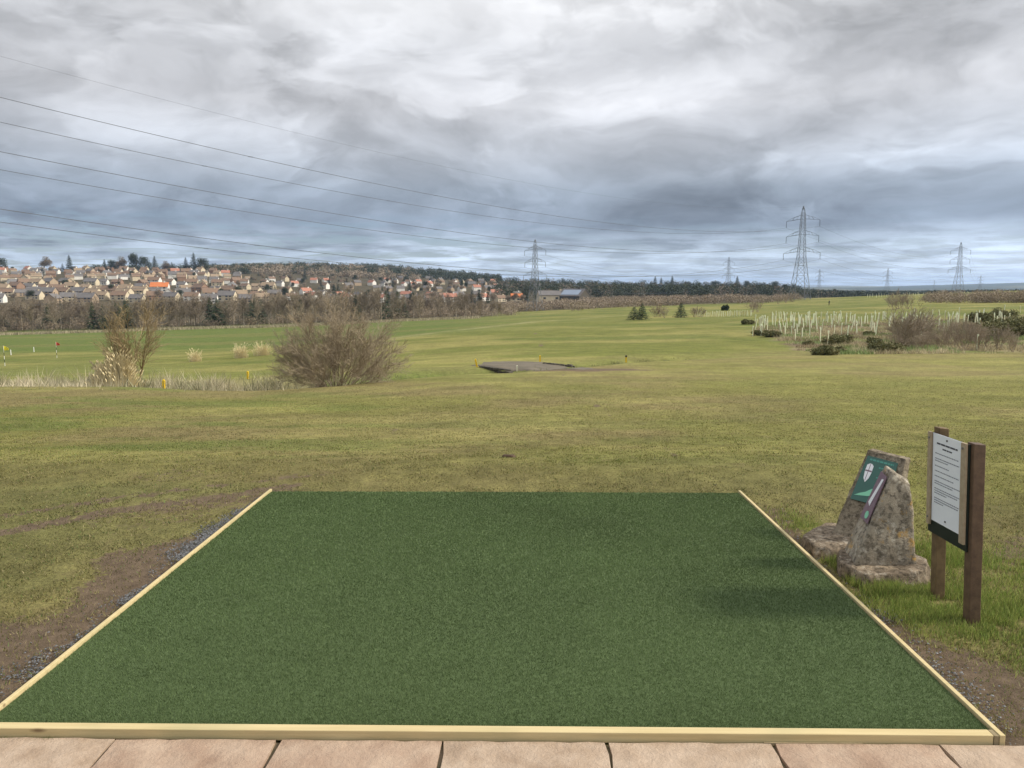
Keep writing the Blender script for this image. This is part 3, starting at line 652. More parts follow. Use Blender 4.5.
for ends in ((4.19,), (4.18,4.29), (4.28,), (4.18,), (4.23,), (4.17,4.24), (4.17,4.19,4.30), (4.175,4.18,4.33)):
    for e in ends: b2 = MB(); line(b2, z, 4.425, e, .0055, (.006,.02), .003); b2.build('print_line', M['ink_soft'], sheet); z -= .0135
    z -= .017
for yy_, zz_, xx_ in ((4.305,.99,2.491),(4.305,.515,2.491),(4.47,.98,2.478),(4.47,.50,2.478),(4.13,.985,2.478)):
    MB().tube(L3((xx_ + .003, yy_, zz_)), L3((xx_ - .002, yy_, zz_)), .006, n=10).build('screw', M['screw'], nb)

nb.location.x += .03
# clod of earth on the lawn
p = g(508, 457); ck = rock('earth_clod', [(-.09,-.04,-.01),(.08,-.05,-.01),(.10,.04,-.01),(-.07,.05,-.01),(-.06,-.02,.028),(.06,-.03,.02),(.07,.02,.024),(-.05,.03,.03)], M['soil'], 0, .014); ck.location = p
tag(ck, 'small dark clod of earth lying on the lawn beyond the mat', 'clod')

# ------------------------------------------------------------------ path, culvert, marker stakes
ppts = [(492, 362.5, 5.0), (520, 362.5, 7), (545, 364.5, 7), (575, 368, 6), (600, 372, 4), (625, 375, 1.5)]
pp = [(g(a, r_), w_) for a, r_, w_ in ppts]
def strip(name, pts, m, dz, kind='structure'):
    # resample
    P_ = []; 
    for i in range(len(pts) - 1):
        for k in range(10):
            t = k / 10; a, b_ = pts[i], pts[i + 1]; P_.append((a[0].lerp(b_[0], t), a[1] * (1 - t) + b_[1] * t))
    P_.append(pts[-1]); vs = []; nn = 9
    for i, (c, w_) in enumerate(P_):
        d = (P_[min(i + 1, len(P_) - 1)][0] - P_[max(i - 1, 0)][0]); d.z = 0; d.normalize(); s = Vector((-d.y, d.x, 0))
        for j in range(nn):
            o_ = (j / (nn - 1) - .5) * w_; 
            if j in (0, nn - 1): o_ *= 1 + .25 * math.sin(i * 2.1 + j)
            x, y = c.x + s.x * o_, c.y + s.y * o_; vs.append((x, y, Tz(x, y) + dz - (.06 if j in (0, nn - 1) else 0)))
    m_ = np.arange(len(P_) * nn).reshape(len(P_), nn)
    return fast(name, vs, np.stack([m_[:-1, :-1], m_[1:, :-1], m_[1:, 1:], m_[:-1, 1:]], -1).reshape(-1, 4)[:, ::-1], m, smooth=True)
# deck of the crossing is level over the burn
w0 = g(478, 367); 
dk = [at(482, 47.5), at(503, 47.5), at(527, 45.5), at(553, 43), at(580, 40.7), at(610, 38.9)]
wd = [4.6, 5.8, 5.2, 3.4, 1.6, .4]
def deck_path():
    P_ = []
    for i in range(len(dk) - 1):
        for k in range(12):
            t = k / 12; P_.append((dk[i].lerp(dk[i + 1], t), wd[i] * (1 - t) + wd[i + 1] * t))
    vs = []; nn = 15
    for i, (c, w_) in enumerate(P_):
        d = P_[min(i + 1, len(P_) - 1)][0] - P_[max(i - 1, 0)][0]; d.z = 0; d.normalize(); s = Vector((-d.y, d.x, 0))
        for j in range(nn):
            o_ = (j / (nn - 1) - .5) * w_ * (1 + .09 * math.sin(i * .9 + (j > 7) * 2) + .07 * math.sin(i * 2.3 + (j > 7))); x, y = c.x + s.x * o_, c.y + s.y * o_
            zt = Tz(x, y)
            if i < 24: zt = max(zt, (Tz(x, y + 3) + Tz(x, y - 3)) / 2 - .04)
            vs.append((x, y, zt + .035 - ((.45 if i < 24 else .12) if j in (0, nn - 1) else 0) - max(0, i - 48) * .008))
    m_ = np.arange(len(P_) * nn).reshape(len(P_), nn)
    return fast('path', vs, np.stack([m_[:-1, :-1], m_[1:, :-1], m_[1:, 1:], m_[:-1, 1:]], -1).reshape(-1, 4)[:, ::-1], M['asphalt'], smooth=True)
tag(deck_path(), kind='structure')
# culvert headwall of dark rubble on the left side of the crossing
cw = at(481, 44.3); ce = at(512, 42.2); cw.z = Tz(cw.x, 46.5) + .03; ce.z = Tz(ce.x, 45.) + .05
cv = empty('culvert_headwall', (cw + ce) / 2); tag(cv, 'low dark rubble headwall where the track crosses the ditch', 'culvert')
L4 = loc(cv); q = random.Random(8)
wb = MB(); dirc = (ce - cw); ln = dirc.length; dirc.normalize()
nn_ = 11
for r_ in range(3):
    for i in range(nn_):
        t = (i + .5 * (r_ % 2)) / nn_; p = cw.lerp(ce, t); s = ln / nn_ * .52
        base = Vector((p.x, p.y, cw.z * (1 - t) + ce.z * t - .42 + r_ * .22))
        h = .115 * (1 if r_ < 2 else max(.3, 1.2 - t))
        rot = Matrix.Rotation(q.uniform(-.25, .25), 4, 'Z'); c = L4(base)
        vs = [c + rot @ Vector((sx * s * q.uniform(.8, 1.05), sy * .18 * q.uniform(.8, 1.1), sz * h * q.uniform(.8, 1.1))) for sx, sy, sz in ((-1,-1,-1),(1,-1,-1),(1,1,-1),(-1,1,-1),(-1,-1,1),(1,-1,1),(1,1,1),(-1,1,1))]
        wb.add(vs, [(0,3,2,1),(4,5,6,7),(0,1,5,4),(1,2,6,5),(2,3,7,6),(3,0,4,7)])
wb.build('rubble_wall', M['stonewall'], cv, bevel=.03)
MB().tube(L4(cw.lerp(ce, .35) + Vector((0, -.35, -.35))), L4(cw.lerp(ce, .35) + Vector((0, .3, -.35))), .2, n=14).build('culvert_pipe', M['black'], cv)  # capped black pipe; shade inside the culvert opening is put into its colour
for i in range(9):
    p = g(545 + i * 3.6, 364.2 + i * .38); s = q.uniform(.10, .2)
    st = rock('edging_stone', [(-s*1.3,-s,-.1),(s*1.2,-s*.8,-.1),(s,s,-.1),(-s,s,-.1),(-s,-s*.7,s*.8),(s*.9,-s*.6,s*.7),(s*.7,s*.7,s*.8),(-s*.8,s*.7,s)], M['stonewall'], 0, .02, sub=2); st.location = p; st.rotation_euler.z = q.uniform(0, 3)
    tag(st, 'rough stone in the line edging the right side of the track crossing', 'stone', 'stones edging the track')
def stake(px, row, h, lab, m=None, cap=False, lean=0, group='yellow marker stakes'):
    p = g(px, row) if px != 158 else at(158, 30.3); e = empty('marker_stake', p); e.rotation_euler = (0, lean, 0); tag(e, lab, 'marker stake', group)
    b = MB(); w_ = .045; b.box((-w_, -w_, -.15), (w_, w_, h * .88)); b.add([(-w_,-w_,h*.88),(w_,-w_,h*.88),(w_,w_,h*.88),(-w_,w_,h*.88),(0,0,h)], [(0,1,4),(1,2,4),(2,3,4),(3,0,4)])
    b.build('shaft', m or M['yellow'], e)
    if cap: MB().box((-.055,-.055,h*.78), (.055,.055,h*1.03)).build('cap', M['dark_top'], e)
stake(158, 387, .42, 'yellow stake at the foot of the reeds by the small bare tree', lean=.05)
stake(248, 379, .42, 'yellow stake in the ditch grass left of the big bare bush')
stake(477, 367, .50, 'yellow stake leaning at the left end of the culvert wall', lean=-.2)
stake(517, 371, .32, 'cream stake at the near right end of the culvert wall', m=M['cream_paint'])
stake(540, 362, .45, 'yellow stake on the far side of the track crossing')
stake(626, 362.5, .46, 'yellow stake with dark cap standing alone on the fairway', cap=True)

def flag(px, row, h, m, lab):
    p = g(px, row); e = empty('golf_flag', p); tag(e, lab, 'flag')
    for i in range(6): MB().tube((0,0,h*i/6 - (.1 if i == 0 else 0)), (0,0,h*(i+1)/6), .022, n=8).build('pole_band', M['white_post'] if i % 2 == 0 or i > 3 else M['black'], e)
    b = MB(); n_ = 6; vs = []
    for i in range(n_ + 1):
        t = i / n_; y = .05 * math.sin(t * 5); hh = .22 * (1 - t * .55)
        for s in (-1, 1):
            for k in (-.006, .006): vs.append((.02 + t * .5, y + k, h - .25 - t * .08 + s * hh))
    fs = []
    for i in range(n_):
        a = i * 4; c = a + 4; fs += [(a, c, c + 2, a + 2), (a + 1, a + 3, c + 3, c + 1), (a, a + 1, c + 1, c), (a + 2, c + 2, c + 3, a + 3)]
    fs += [(0, 2, 3, 1), (n_ * 4, n_ * 4 + 1, n_ * 4 + 3, n_ * 4 + 2)]
    b.add(vs, fs); b.build('flag_cloth', m, e)
flag(5, 366, 2.0, M['yellow_cloth'], 'yellow flag on a banded pole in the field at far left')
flag(57, 358, 2.1, M['red'], 'red flag on a banded pole beyond the yellow flag')
for px, row, lab in ((11, 355, 'small white post beside the yellow flag'), (34, 352, 'small white post between the two flags')):
    b = MB().tube((0,0,-.1), (0,0,.75), .06, .05, n=8); b.add([(.05*math.cos(t), .05*math.sin(t), .75) for t in [k*math.pi/4 for k in range(8)]] + [(0,0,.82)], [(k, (k+1) % 8, 8) for k in range(8)])
    o = b.build('white_post', M['white_post'], loc=g(px, row)); tag(o, lab, 'post')

# ------------------------------------------------------------------ plants: generators
def prisms(segs):
    S = np.array(segs, float); a = S[:, 0:3]; b_ = S[:, 3:6]; r0 = S[:, 6:7]; r1 = S[:, 7:8]
    d = b_ - a; d /= np.linalg.norm(d, axis=1, keepdims=True) + 1e-9
    up = np.where(np.abs(d[:, 2:3]) > .9, np.array([[1., 0, 0]]), np.array([[0, 0, 1.]]))
    e = np.cross(d, up); e /= np.linalg.norm(e, axis=1, keepdims=True) + 1e-9; g_ = np.cross(d, e)
    V = []
    for p, r_ in ((a, r0), (b_, r1)):
        for k in range(3):
            t = 2 * math.pi * k / 3; V.append(p + (e * math.cos(t) + g_ * math.sin(t)) * r_)
    V = np.stack(V, 1); n = len(S); i = (np.arange(n) * 6)[:, None]
    Fq = np.concatenate([i + np.array([[k, (k + 1) % 3, 3 + (k + 1) % 3, 3 + k]]) for k in range(3)])
    return V.reshape(-1, 3), Fq
def grow(q, segs, p, d, L_, r, lvl, spec):
    n, kids, ang, ratio, wig, up = spec[lvl]
    step = L_ / n
    for i in range(n):
        d = (d + Vector((q.gauss(0, wig), q.gauss(0, wig), q.gauss(0, wig) + up))).normalized()
        p2 = p + d * step; r2 = r * (1 - .75 * (i + 1) / n) if i < n - 1 else r * .25
        rr = r * (1 - .75 * i / n)
        segs.append((*p, *p2, rr, max(r2, r * .2))); 
        if lvl + 1 < len(spec) and (i > 0 or lvl > 0 or n < 3):
            for _ in range(kids):
                ax = d.orthogonal().normalized(); ax.rotate(Matrix.Rotation(q.uniform(0, 2 * math.pi), 3, d))
                dd = d.copy(); dd.rotate(Matrix.Rotation(ang * q.uniform(.6, 1.3), 3, ax))
                grow(q, segs, p2.copy(), dd, L_ * ratio * q.uniform(.7, 1.2) * (1 - .35 * i / n), max(r * .45, spec_min[0]), lvl + 1, spec)
        p = p2
spec_min = [.01]
def bare_tree(seed, h, r, low=.25, spread=.75, minr=.03):
    q = random.Random(seed); segs = []; spec_min[0] = minr
    spec = [(7, 3, spread, .42, .06, .05), (4, 2, .6, .55, .12, .06), (3, 3, .6, .6, .15, .05), (2, 0, .5, .5, .2, .05)]
    grow(q, segs, Vector((0, 0, -.3)), Vector((0, 0, 1)), h * .85, r, 0, spec)
    z = np.array(segs)
    return segs
def ell_leaves(rg, cs, n, size, vert=0.):
    """small leaf faces through several ellipsoid lumps; cs rows: x y z rx ry rz"""
    cs = np.array(cs, float); w_ = cs[:, 3] * cs[:, 4] * cs[:, 5]; k = rg.choice(len(cs), n, p=w_ / w_.sum())
    d = rg.normal(size=(n, 3)); d /= np.linalg.norm(d, axis=1, keepdims=True); rad = rg.random(n) ** .45
    p = cs[k, :3] + d * rad[:, None] * cs[k, 3:6]
    a = rg.normal(size=(n, 3)); a /= np.linalg.norm(a, axis=1, keepdims=True); b_ = rg.normal(size=(n, 3)); b_ = np.cross(a, b_); b_ /= np.linalg.norm(b_, axis=1, keepdims=True)
    s = size * rg.uniform(.5, 1.4, (n, 1)); a = a * s; b_ = b_ * s * .6
    v = np.stack([p - a, p + b_, p + a], 1)
    return v.reshape(-1, 3), np.arange(3 * n).reshape(-1, 3)
rg = np.random.default_rng(11)
def conifer_mesh(name, h, w_, m, n=1500, seed=0):
    q = np.random.default_rng(seed); t = q.random(n) ** .75; z = .08 * h + t * h * .92
    a = q.uniform(0, 2 * np.pi, n); tier = .75 + .25 * np.sin(z / h * 55 + a)
    lob = 1 + .25 * np.sin(a * 3 + seed) * np.sin(z / h * 9)
    rr = w_ / 2 * (1 - t) ** .8 * tier * lob * q.random(n) ** .35 + .05
    p = np.stack([np.cos(a) * rr, np.sin(a) * rr, z - rr * .25], 1); out = np.stack([np.cos(a), np.sin(a), -.35 + 0 * a], 1); side = np.stack([-np.sin(a), np.cos(a), 0 * a], 1)
    s = (h * .05 * (1.25 - t) * q.uniform(.6, 1.4, n))[:, None]
    v = np.stack([p - side * s * .6, p + side * s * .6 + q.normal(0, .02, (n, 3)), p + out * s * 1.6 + q.normal(0, .03, (n, 3))], 1).reshape(-1, 3)
    return v, np.arange(3 * n).reshape(-1, 3)
def make_conifer(name, loc_, h, w_, m, label, group, n=1500, seed=0, lowtrunk=False):
    e = empty(name, loc_); v, f = conifer_mesh('crown', h, w_, m, n, seed); fast('crown', v, f, m, e)
    MB().tube((0,0,-.4), (0,0,h*.95), h*.018+.02, .02, n=7).build('trunk', M['bark_dark'], e)
    return tag(e, label, 'tree', group)
def place(proto, p, s=1, rz=None, label=None, group=None, first=set(), cat=None):
    if proto.name not in first: first.add(proto.name); o = proto
    else: o = copy_tree(proto)
    o.location = p; o.rotation_euler.z = rnd.uniform(0, 6.28) if rz is None else rz; o.scale = (s, s, s) if not isinstance(s, tuple) else s
    if label: tag(o, label, cat, group)
    return o
PROTO = Vector((0, -500, 0))
ALLP = []
def pro(o): o.location = PROTO; ALLP.append(o); return o

# ------------------------------------------------------------------ big bare willow bush by the ditch
def willow(name, base, half_w, h, nst, seed, m, label, cat, minr=.006, kids=3):
    q = random.Random(seed); segs = []; spec_min[0] = minr
    e = empty(name, base)
    spec = [(6, 2, .48, .46, .06, .025), (4, 2, .5, .55, .11, .03), (4, kids, .5, .55, .13, .03), (3, 0, .4, .5, .15, .03)]
    for i in range(nst):
        a = i * 2.4 + q.uniform(-.3, .3); th = ((i + .5) / nst) ** .62 * R(68)
        w_ = half_w * .64 * (1 if abs(math.cos(a)) > .5 else .85); L_ = 1 / math.sqrt((math.sin(th) / w_) ** 2 + (math.cos(th) / (h * .76)) ** 2) * q.uniform(.85, 1.08)
        d = Vector((math.cos(a) * math.sin(th), math.sin(a) * math.sin(th), math.cos(th)))
        o_ = half_w * .18 * math.sin(th); grow(q, segs, Vector((math.cos(a) * o_ + q.uniform(-.1, .1), math.sin(a) * o_, -.1)), d, L_, .026 * q.uniform(.6, 1.15), 0, spec)
    v, f = prisms(segs); fast('branches', v, f, m, e)
    return tag(e, label, cat)
pb_ = at(334, 32.4)
willow('bare_bush', pb_, 3.15, 4.0, 50, 4, M['bark_willow'], 'large rounded leafless willow bush with many fine twigs beside the ditch', 'bush', minr=.0038)
# smaller tree at the left with golden twigs
pt_ = g(133, 385)
e = empty('bare_tree', pt_); tag(e, 'slender leafless tree with golden twigs rising out of the reeds', 'tree')
segs = []; q = random.Random(12); spec_min[0] = .006
for i in range(9):
    a = q.uniform(0, 6.28); ti = q.uniform(.1, .5); d = Vector((math.cos(a) * ti, math.sin(a) * ti, 1)).normalized()
    grow(q, segs, Vector((q.uniform(-.15, .15), q.uniform(-.15, .15), -.1)), d, q.uniform(2.0, 3.5), .04, 0, [(6, 2, .5, .42, .06, .06), (4, 2, .55, .55, .1, .05), (3, 2, .5, .55, .12, .05), (2, 0, .4, .5, .14, .05)])
v, f = prisms(segs); fast('branches', v, f, M['bark_gold'], e)
e2 = willow('bare_shrub', g(104, 384) + Vector((-.1, 1.2, 0)), 1.2, 1.7, 12, 21, M['bark_willow'], 'low leafless brown shrub left of the tall reeds', 'shrub', minr=.0055, kids=2)

def reed_mesh(seed, n, h, spread, fan=.35, w_=.012, plume=True):
    q = np.random.default_rng(seed); V = []
    bx = q.normal(0, spread, n); by = q.normal(0, spread * .7, n); hh = h * q.uniform(.35, 1.05, n) * np.exp(-(bx ** 2 + by ** 2) / (2 * spread) ** 2 * .7); la = np.arctan2(by, bx) + q.normal(0, .5, n); ll = hh * fan * q.uniform(.1, 1.1, n)
    p0 = np.stack([bx, by, 0 * bx - .05], 1); p1 = p0 + np.stack([np.cos(la) * ll * .35, np.sin(la) * ll * .35, hh * .6], 1); p2 = p0 + np.stack([np.cos(la) * ll, np.sin(la) * ll, hh * (1 - .25 * q.random(n))], 1)
    segs = np.concatenate([np.concatenate([p0, p1, np.full((n, 1), w_), np.full((n, 1), w_ * .8)], 1), np.concatenate([p1, p2, np.full((n, 1), w_ * .8), np.full((n, 1), w_ * .25)], 1)])
    if plume:
        k = q.random(n) > .6; a = p2[k]; b_ = a + np.stack([np.cos(la[k]) * .12, np.sin(la[k]) * .12, .18 + 0 * la[k]], 1) * h / 2
        m_ = (a + b_) / 2
        segs = np.concatenate([segs, np.concatenate([a, m_, np.full((k.sum(), 1), w_ * .6), np.full((k.sum(), 1), w_ * 1.9)], 1), np.concatenate([m_, b_, np.full((k.sum(), 1), w_ * 1.9), np.full((k.sum(), 1), w_ * .4)], 1)])
    return prisms(segs)
for px, row, h, n_, spd, lab in ((127, 386, 1.55, 260, .22, 'tallest clump of straw coloured reeds at the foot of the slender bare tree'), (112, 386, 1.15, 160, .2, 'shorter straw coloured reed clump left of the tallest reeds'),
        (195, 361.5, 1.5, 150, .28, 'pale spiky grass clump alone in the field, leftmost of three'), (241, 358, 1.9, 220, .30, 'pale spiky grass clump in the field, middle of three'), (262, 355.5, 1.8, 220, .40, 'pale broad grass clump in the field, rightmost of three, beside the big bush')):
    p = g(px, row) - Vector((0, .5 if px < 180 else 0, 0)); v, f = reed_mesh(px, n_ if px > 180 else n_ * 3, h if px > 180 else h * 1.25, spd if px > 180 else spd * 1.5, .5 if px > 180 else .16, .018)
    o = fast('reed_clump', v, f, M['reed']); o.location = p; tag(o, lab, 'reeds')

# rough grass growing at the burn, in the planted area and along the far field edge
def dry_grass():
    V = []; Fs = []; Cs = []; base = 0
    def put(x, y, h, w_, col, lean=.6):
        nonlocal base
        v, f, c = blades(x, y, T(x, y) - .02, h, w_, lean, col, nrm); V.append(v); Fs.append(f + base); Cs.append(c); base += len(v)
    n = 90000; px = nrm.uniform(-80, 700, n); u = (px - 512) / F / CH
    off = nrm.normal(.3, 1.0, n); y = ditch_y(u) + off * np.interp(px, [0, 300, 420, 520], [2.0, 1.7, 1.0, .7]); x = u * y
    k = nrm.random(n) < np.interp(px, [-80, 200, 400, 470, 480, 520, 700], [1, 1, .8, .5, 0, 0, .25]); x, y, px = x[k], y[k], px[k]
    k = (fbm(x, y, 1.1, 66, 3) + nrm.uniform(-.1, .15, len(x))) > .42; x, y, px = x[k], y[k], px[k]
    pale = np.array([.72,.63,.45]); grn = np.array([.18,.19,.08])
    t = (np.clip(fbm(x, y, 2.2, 67, 3) * 2.6 - .75, 0, 1) * np.interp(px, [0, 260, 420, 480], [.95, .8, .4, .1]))[:, None]
    c = (pale * t + grn * (1 - t)) * nrm.uniform(.55, 1.25, (len(x), 1))
    h = nrm.uniform(.08, .40, len(x)) * (.45 + 1.5 * sm(.45, .7, fbm(x, y, .9, 72, 3))) * np.interp(px, [0, 300, 460, 560, 700], [1.25, 1.2, .55, .3, .25]); put(x, y, h, .028, c, 1.1)
    # planted rough on the right
    n = 90000; y = nrm.uniform(54.5, 118, n); u = nrm.uniform(.29, .74, n); x = u * y
    k = (fbm(x, y, 3, 68, 4) + (rough_left(x, y) - 1) > .42); x, y = x[k], y[k]
    t = np.clip(fbm(x, y, 5, 69, 4) * 3 - 1, 0, 1)[:, None]
    c = (np.array([.52,.45,.28]) * t + np.array([.28,.22,.13]) * (1 - t)) * nrm.uniform(.5, 1.3, (len(x), 1)); gg = fbm(x, y, 4, 70, 4)[:, None] > .56; c = np.where(gg, c * np.array([.55, .85, .5]), c)
    put(x, y, nrm.uniform(.1, .45, len(x)), .05, c, 1.0)
    # far edge of the pasture
    n = 14000; px = nrm.uniform(-80, 480, n); u = (px - 512) / F / CH; y = 288 + nrm.normal(0, 2.0, n) + (px - 0) * 0; x = u * y
    c = np.array([.42,.37,.24]) * nrm.uniform(.6, 1.2, (n, 1)); put(x, y, nrm.uniform(.4, 1.2, n), .28, c)
    o = fast('long_grass', np.concatenate(V), np.concatenate(Fs), BM, col=np.concatenate(Cs)); tag(o, 'long dry straw and green grass along the ditch, rough and field edge', 'grass', kind='stuff')
dry_grass()

# ------------------------------------------------------------------ shelter belt trees
belt = []
for i in range(6):
    h = 11.5; e = empty('bare_tree', PROTO); v, f = prisms(bare_tree(50 + i, h, .13, minr=.045)[0:2600]); 
    tr = MB().tube((0,0,-.4), (0,0,h*.55), .16, .08, n=6); 
    fast('crown', v, f, M['bark_belt' if i < 3 else 'bark_dark'], e); tr.build('trunk', M['bark_pale'] if i in (0, 3, 4) else M['bark_dark'], e)
    belt.append(tag(e, 'x', 'tree'))
ever = []
for i in range(3):
    e = make_conifer('pine_tree', PROTO, 10, 7.5, M['needle'], 'x', None, 1100, 3 + i); ever.append(e)
q = random.Random(77)
BL1 = 'bare brown tree in the dense shelter belt between the pasture and the hillside houses'; BL2 = 'dark evergreen among bare trees in the shelter belt below the houses'
for i in range(170):
    px = -75 + i * 3.4 + q.uniform(-3, 3); y = 300 + q.uniform(0, 45); 
    if px > 470: hs = .55
    elif px > 400: hs = .8
    else: hs = 1.
    p = at(px, y)
    evp = .5 if (20 < px < 60 or 95 < px < 128 or 200 < px < 265 or 385 < px < 412) else .06
    if q.random() < evp and y > 306: place(q.choice(ever), p, q.uniform(.95, 1.2) * hs, None, BL2, 'evergreens in the shelter belt', cat='tree')
    else: place(belt[i % 6], p, (q.uniform(.85, 1.15) * hs,) * 2 + (q.uniform(.85, 1.15) * hs,), None, BL1, 'bare trees of the shelter belt', cat='tree')
# undergrowth of the belt
def belt_under():
    cs = []
    for i in range(240):
        px = q.uniform(-80, 520); y = 305 + q.uniform(0, 50); p = at(px, y); r_ = q.uniform(1.2, 2.6); cs.append((p.x, p.y, p.z + r_ * .5, r_ * 1.5, r_, r_ * q.uniform(.8, 1.5)))
    v, f = ell_leaves(rg, cs, 60000, .30); o = fast('undergrowth', v, f, M['twig_purple']); tag(o, 'brown leafless undergrowth filling the foot of the shelter belt', 'undergrowth', kind='stuff')
belt_under()

# ------------------------------------------------------------------ houses
def house(wallm, roofm, w_=13., d=8.4, h=4.4, rh=3.6, windows=True, name='house'):
    e = empty(name, PROTO)
    b = MB().box((-w_/2, -d/2, -2), (w_/2, d/2, h))
    b.add([(-w_/2, -d/2, h), (-w_/2, d/2, h), (-w_/2, 0, h + rh)], [(0,2,1)]); b.add([(w_/2, -d/2, h), (w_/2, d/2, h), (w_/2, 0, h + rh)], [(0,1,2)])
    b.build('wall', wallm, e)
    o_ = .35; t = .22; k = rh / (d / 2); ez = h - o_ * k
    r_ = MB()
    for s in (-1, 1):
        lo = [(-w_/2 - o_, s * (d/2 + o_), ez + .03), (w_/2 + o_, s * (d/2 + o_), ez + .03), (w_/2 + o_, 0, h + rh + .03), (-w_/2 - o_, 0, h + rh + .03)]
        r_.add(lo + [(a, b_, c + t) for a, b_, c in lo], [(0,1,2,3),(4,7,6,5),(0,4,5,1),(3,2,6,7),(0,3,7,4),(1,5,6,2)])
    ro = r_.build('roof', roofm, e)
    MB().box((w_*.22, -.5, h + rh - .6), (w_*.22 + 1.3, .5, h + rh + 1.3)).build('chimney', wallm, ro)
    if windows:
        for fx in (-.32, .08, .30):
            for fz in (.9, 3.2):
                MB().box((w_*fx - .9, -d/2 - .05, fz), (w_*fx + .9, -d/2 + .02, fz + 1.25)).build('window', M['glass'], e)
    return tag(e, 'x', 'house')
hp = {}
kinds = {'cream brown': ('wallc','roofb'), 'cream tan': ('wallc','rooft'), 'white grey': ('wallw','roofg'), 'tan grey': ('wallt','roofg'), 'brown brown': ('wallb','roofb'), 'white terracotta': ('wallw','roofr'), 'cream grey': ('wallc','roofg'), 'white brown': ('wallw','roofb')}
for k, (a, b_) in kinds.items(): hp[k, True] = house(M[a], M[b_]); hp[k, False] = house(M[a], M[b_], 11, 8, 4.8, 3.5, False)
labs = {'cream brown': 'cream walled house with brown tiled roof', 'cream tan': 'cream walled house with tan tiled roof', 'white grey': 'white walled house with grey slate roof', 'tan grey': 'tan brick house with grey roof', 'brown brown': 'brown brick house with brown roof',
        'white terracotta': 'white walled house with terracotta roof', 'cream grey': 'cream walled house with grey roof', 'white brown': 'white walled house with brown roof'}
cnt = 0
def put_house(px, y, kind, rz, near_, s=1.):
    global cnt
    p = at(px, y); o = place(hp[kind, near_], p, s, rz, labs[kind] + (' in the nearer rows of the hillside town' if near_ else ' in the distant upper rows of the town'), ('near town houses: ' if near_ else 'upper town houses: ') + kind, cat='house')
    cnt += 1; return o
# left part of town : streets stepping up the hill
kl = ['cream brown','cream tan','tan grey','cream grey','brown brown','cream tan','cream brown','white grey','white brown']
for y, x0, x1, step, nearf in ((575,-40,262,20,True),(640,-35,270,16,True),(705,-40,262,15.5,True),(780,-40,275,14.5,True),(860,-40,250,12.5,False),(935,-35,255,12,False),(1010,-40,240,12,False),(1080,-40,215,13,False)):
    px = x0
    ang = q.uniform(-.25, .5)
    while px < x1:
        k = q.choice(kl)
        if y > 1000 and q.random() < .5: k = q.choice(['white terracotta', 'brown brown', 'white grey'])
        if abs(px - 160) < 12 and abs(y - 705) < 10: px += step; continue
        if q.random() > .08: put_house(px + q.uniform(-1.5, 1.5), y + q.uniform(-22, 22), k, ang + q.uniform(-.45, .45) + (1.4 if q.random() < .15 else 0), nearf, q.uniform(.7, 1.0))
        px += step * q.uniform(.78, 1.0)
# centre of town
kc = ['white grey','white brown','cream grey','white terracotta','tan grey','white terracotta','cream brown']
for y, x0, x1, step, nearf in ((650,275,520,17,True),(730,270,530,17,True),(850,265,500,13,False),(960,270,480,14,False),(1050,385,560,11,False),(900,495,560,13,False),(1150,400,545,13,False)):
    px = x0
    while px < x1:
        k = q.choice(kc)
        if q.random() > .1: put_house(px + q.uniform(-2, 2), y + q.uniform(-18, 18), k, q.uniform(-.9, .9), nearf, q.uniform(.62, .88))
        px += step * q.uniform(.85, 1.2)
for (k, b_), o in hp.items():
    if o.location.y < -400:
        for ch in list(o.children_recursive): bpy.data.objects.remove(ch)
        bpy.data.objects.remove(o)
# single out houses
o = house(M['wallw'], M['roofo'], 15, 9, 5, 3.8); o.location = at(160, 700); o.rotation_euler.z = .2; tag(o, 'house with bright orange tiled roof in the left of the town', 'house')
o = house(M['wallc'], M['roofo'], 10, 7, 3.5, 2.6); o.location = at(517, 640); o.rotation_euler.z = .1; tag(o, 'small house with red orange roof left of the pale pylon legs', 'house')
o = house(M['wallc'], M['roofg'], 22, 10, 6, 3); o.location = at(553, 560); o.rotation_euler.z = .15; tag(o, 'wide cream building behind the thicket, left of the solar roof', 'building')
o = house(M['stonewall'], M['roofg'], 20, 13, 5, 5); o.location = at(574, 555); o.rotation_euler.z = -.75; tag(o, 'dark roofed building with pale solar panels on its slope', 'building')
rf = [c for c in o.children if c.name.startswith('roof')][0]
k_ = 5 / 6.5
pm = MB()
for s in (-1, 1):
    pm.add([(-8, s * 5.6, 5 + 5 - 5.6 * k_ + .32), (8, s * 5.6, 5 + 5 - 5.6 * k_ + .32), (8, s * 1.2, 5 + 5 - 1.2 * k_ + .32), (-8, s * 1.2, 5 + 5 - 1.2 * k_ + .32)], [(0, 1, 2, 3)])
sp__ = pm.build('solar_panels', M['solar'], rf)
md = sp__.modifiers.new('t', 'SOLIDIFY'); md.thickness = .08

# ------------------------------------------------------------------ town trees
tt = [make_conifer('conifer_tree', PROTO, 17, 12.5, M['needle_far'], 'x', None, 1300, 31), make_conifer('conifer_tree', PROTO, 13, 13, M['needle_far'], 'x', None, 1200, 32)]
rt = []
for i in range(3):
    e = empty('broadleaf_tree', PROTO); cs = [(rnd.uniform(-3,3), rnd.uniform(-3,3), 7 + rnd.uniform(-2,3), rnd.uniform(2,3.4), rnd.uniform(2,3.4), rnd.uniform(1.8,3)) for _ in range(9)]
    v, f = ell_leaves(rg, cs, 2600, .42); fast('crown', v, f, [M['needle_far'], M['bark_dark'], M['twig_purple']][i], e); MB().tube((0,0,-1), (0,0,8), .35, .15, n=6).build('trunk', M['bark_dark'], e); rt.append(tag(e, 'x', 'tree'))
def tree(px, y, k, s, lab, group=None): return place(k, at(px, y), s, None, lab, group, cat='tree')
